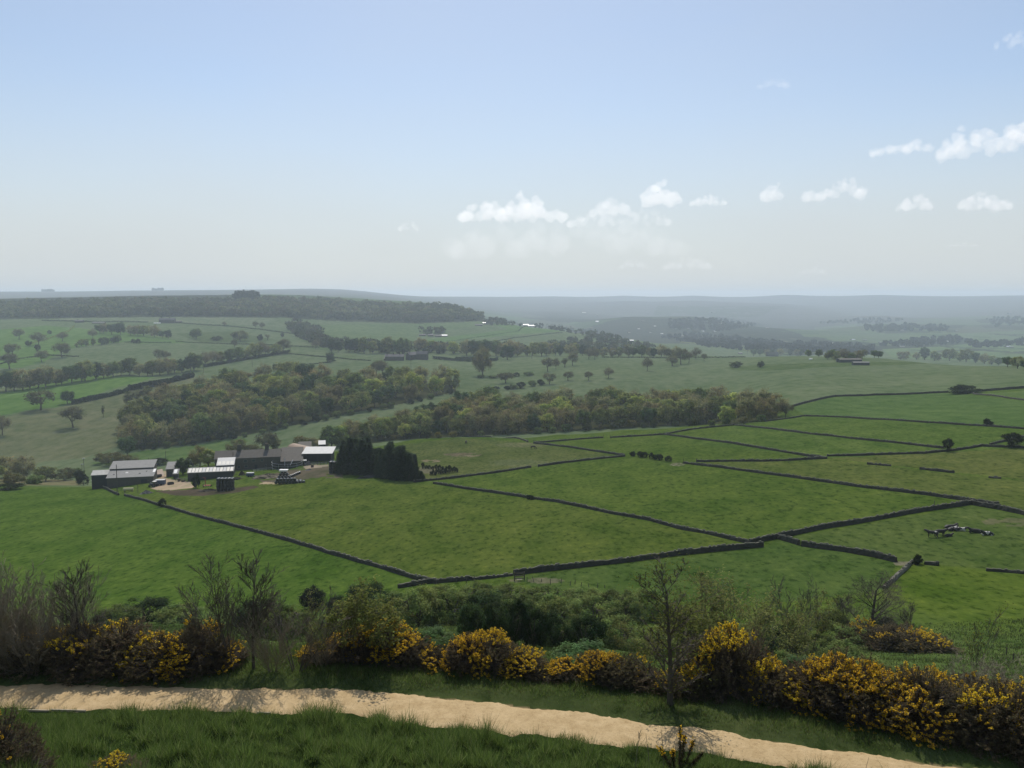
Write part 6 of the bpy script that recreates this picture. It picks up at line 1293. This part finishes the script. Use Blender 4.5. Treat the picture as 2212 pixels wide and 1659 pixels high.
far_wood('hilltop_clump', 'dark round clump of trees standing on the skyline hill', [[(512,656),(552,656),(552,652),(512,652)]], [60], 26., 3.0, [(.028, .034, .020)], 6)
far_wood('skyline_clump', 'tiny flat clump of trees on the far left skyline', [[(92,630),(116,630),(116,628.5),(92,628.5)], [(330,628),(352,628),(352,627),(330,627)]], [30, 20], 15., 6.0, [(.03, .036, .024)], 7)

# ------------------------------------------------------------------ air: haze over the whole land
hb = MB(); zt = CZ + 80; zb = float(H.min()) + CZ - 4
hb.box((0, 0, zb), (29200, 29200, zt - zb))
hm_, n, l = new_mat('haze_air')
pv = n.new('ShaderNodeVolumePrincipled'); pv.inputs['Color'].default_value = (*HAZE_COLOR, 1); pv.inputs['Density'].default_value = HAZE_DENSITY; pv.inputs['Anisotropy'].default_value = .35
n.new('ShaderNodeOutputMaterial'); l.new(pv.outputs[0], n[-1].inputs['Volume'])
hz = hb.obj('haze', hm_); tag(hz, 'pale blue haze hanging over the farmland', None, None, 'stuff')

# ------------------------------------------------------------------ clouds, each a bank of mist with its own shape
import bmesh
def cloud(x0, x1, ytop, ybot, dist, dens, label, seed, lob=None, group='small fair weather clouds'):
    r = np.random.default_rng(seed)
    dx, dy, dz = dirs((x0 + x1) / 2, (ytop + ybot) / 2); s = dist / float(dy)
    c = np.array((float(dx) * s, dist, CZ + float(dz) * s)); k = dist / F
    wx = (x1 - x0) * k / 2; wz = (ybot - ytop) * k / 2; wy = wx * .6
    # a heap of round puffs, merged into one skin and roughened
    bm = bmesh.new(); lob_ = lob or (.6, .9, 1, .8); n_ = int(16 + 26 * min(2.2, wx / wz / 2.2))
    for i in range(n_):
        t = r.uniform(-1, 1); hgt = np.interp(t, np.linspace(-1, 1, len(lob_)), lob_) * math.sqrt(max(.05, 1 - abs(t) ** 3)); f = r.uniform(0, 1) ** .8
        rad = wz * r.uniform(.26, .52) * (1.15 - .5 * f); zc = -wz * .78 + rad * .5 + f * max(0, hgt * 2 * wz * .92 - rad * 1.3)
        bmesh.ops.create_icosphere(bm, subdivisions=3, radius=rad, matrix=Matrix.Translation((t * (wx - rad * .8), r.normal() * wy * .35, zc)))
    me0 = bpy.data.meshes.new('cloud'); bm.to_mesh(me0); bm.free(); to = bpy.data.objects.new('cloud', me0); COL.objects.link(to)
    rm = to.modifiers.new('merge', 'REMESH'); rm.mode = 'VOXEL'; rm.voxel_size = wz * .055
    dg = bpy.context.evaluated_depsgraph_get(); me = bpy.data.meshes.new_from_object(to.evaluated_get(dg)); bpy.data.objects.remove(to); me.name = 'cloud'
    V = np.empty(len(me.vertices) * 3, np.float32); me.vertices.foreach_get('co', V); V = V.reshape(-1, 3).astype(float); Nn = np.empty(len(me.vertices) * 3, np.float32); me.vertices.foreach_get('normal', Nn); Nn = Nn.reshape(-1, 3)
    q = V / wz
    dn = (fbm(q[:, 0] * 2.2 + q[:, 1], q[:, 2] * 2.2 + q[:, 1] * .6 + 9, seed, 3) - .5) * .34 + (fbm(q[:, 0] * 6 + q[:, 1] * 2, q[:, 2] * 6 - q[:, 1] * 2 + 5, seed + 3, 3) - .5) * .22
    V = V + Nn * (dn * wz)[:, None]; me.vertices.foreach_set('co', V.astype(np.float32).ravel()); me.update()
    m, n, l = new_mat('cloud_mist')
    pv = n.new('ShaderNodeVolumePrincipled'); pv.inputs['Color'].default_value = (1, 1, 1, 1); pv.inputs['Density'].default_value = dens * .6 / wz; pv.inputs['Anisotropy'].default_value = .55
    n.new('ShaderNodeOutputMaterial'); l.new(pv.outputs[0], n[-1].inputs['Volume'])
    me.materials.append(m)
    o = link('cloud', me, None, c, -math.atan2(c[0], c[1]) * .9); return tag(o, label, 'cloud', group, 'thing')
for i, (x0, x1, yt, yb, d_, dn_, lab, lob) in enumerate((
 (990,1100,430,482,15000,.9,'left shoulder of the widest puffy cloud above the hills',(.5,.9,1,1,.8)),(1070,1225,421,484,15200,1.0,'tall right part of the widest puffy cloud above the hills',(.6,.9,1.15,.9,.6,.35)),
 (1225,1330,452,492,15600,.35,'low faint cloud filling between the two puffy clouds',(.5,.7,.8,1,.9)),(1275,1365,420,470,15400,.55,'middle soft cloud left of the bright rounded one',(.8,1.1,.8,.7)),
 (1378,1473,391,446,15000,1.0,'bright rounded cloud, tallest in the middle row',(.6,.9,1,1.1,1)),(1330,1450,450,490,15800,.25,'faint misty base under the bright rounded cloud',None),
 (1490,1572,417,446,15000,.5,'small ragged cloud right of the bright rounded one',(.5,1,.8,.7)),(1640,1692,396,436,15000,.7,'small peaked cloud in the middle of the row',(.6,.8,1,1.3)),
 (1738,1872,388,434,15000,.7,'ragged slanting cloud right of the small peaked one',(.3,.4,.9,1.1,1)),(1940,2012,418,456,15000,.7,'small neat dome shaped cloud on the right',(.6,1,1,.8)),
 (2062,2180,416,458,15000,.7,'flat based oval cloud at the right of the row',(.5,.9,1,1,.8)),(2040,2290,266,336,13000,.9,'biggest bright cloud cut by the right edge',(.7,1.1,.8,1,1,.9,.8)),
 (1884,2012,297,334,13000,.5,'ragged cloud just left of the biggest one',(.4,.6,.5,.9,1)),(1335,1402,560,582,17500,.18,'left faint low cloud near the horizon',None),(1430,1540,553,585,17500,.22,'middle faint low cloud near the horizon',None),
 (1725,1785,575,594,17500,.15,'right faint low cloud near the horizon',None),(858,905,477,500,16500,.2,'small faint cloud left of the widest puffy cloud',None),(1635,1706,170,192,11000,.12,'wispy scrap of cloud high on the right',None),(2150,2260,66,100,11000,.2,'thin wispy cloud at the upper right edge',None),
 (960,1500,462,560,18500,.16,'wide faint bank of mist under the puffy clouds',(.4,.9,.7,1,.8,.5)),(2050,2110,522,534,17000,.12,'faint sliver of cloud low on the right',None))):
    cloud(x0, x1, yt, yb, d_, dn_, lab, 300 + i, lob)
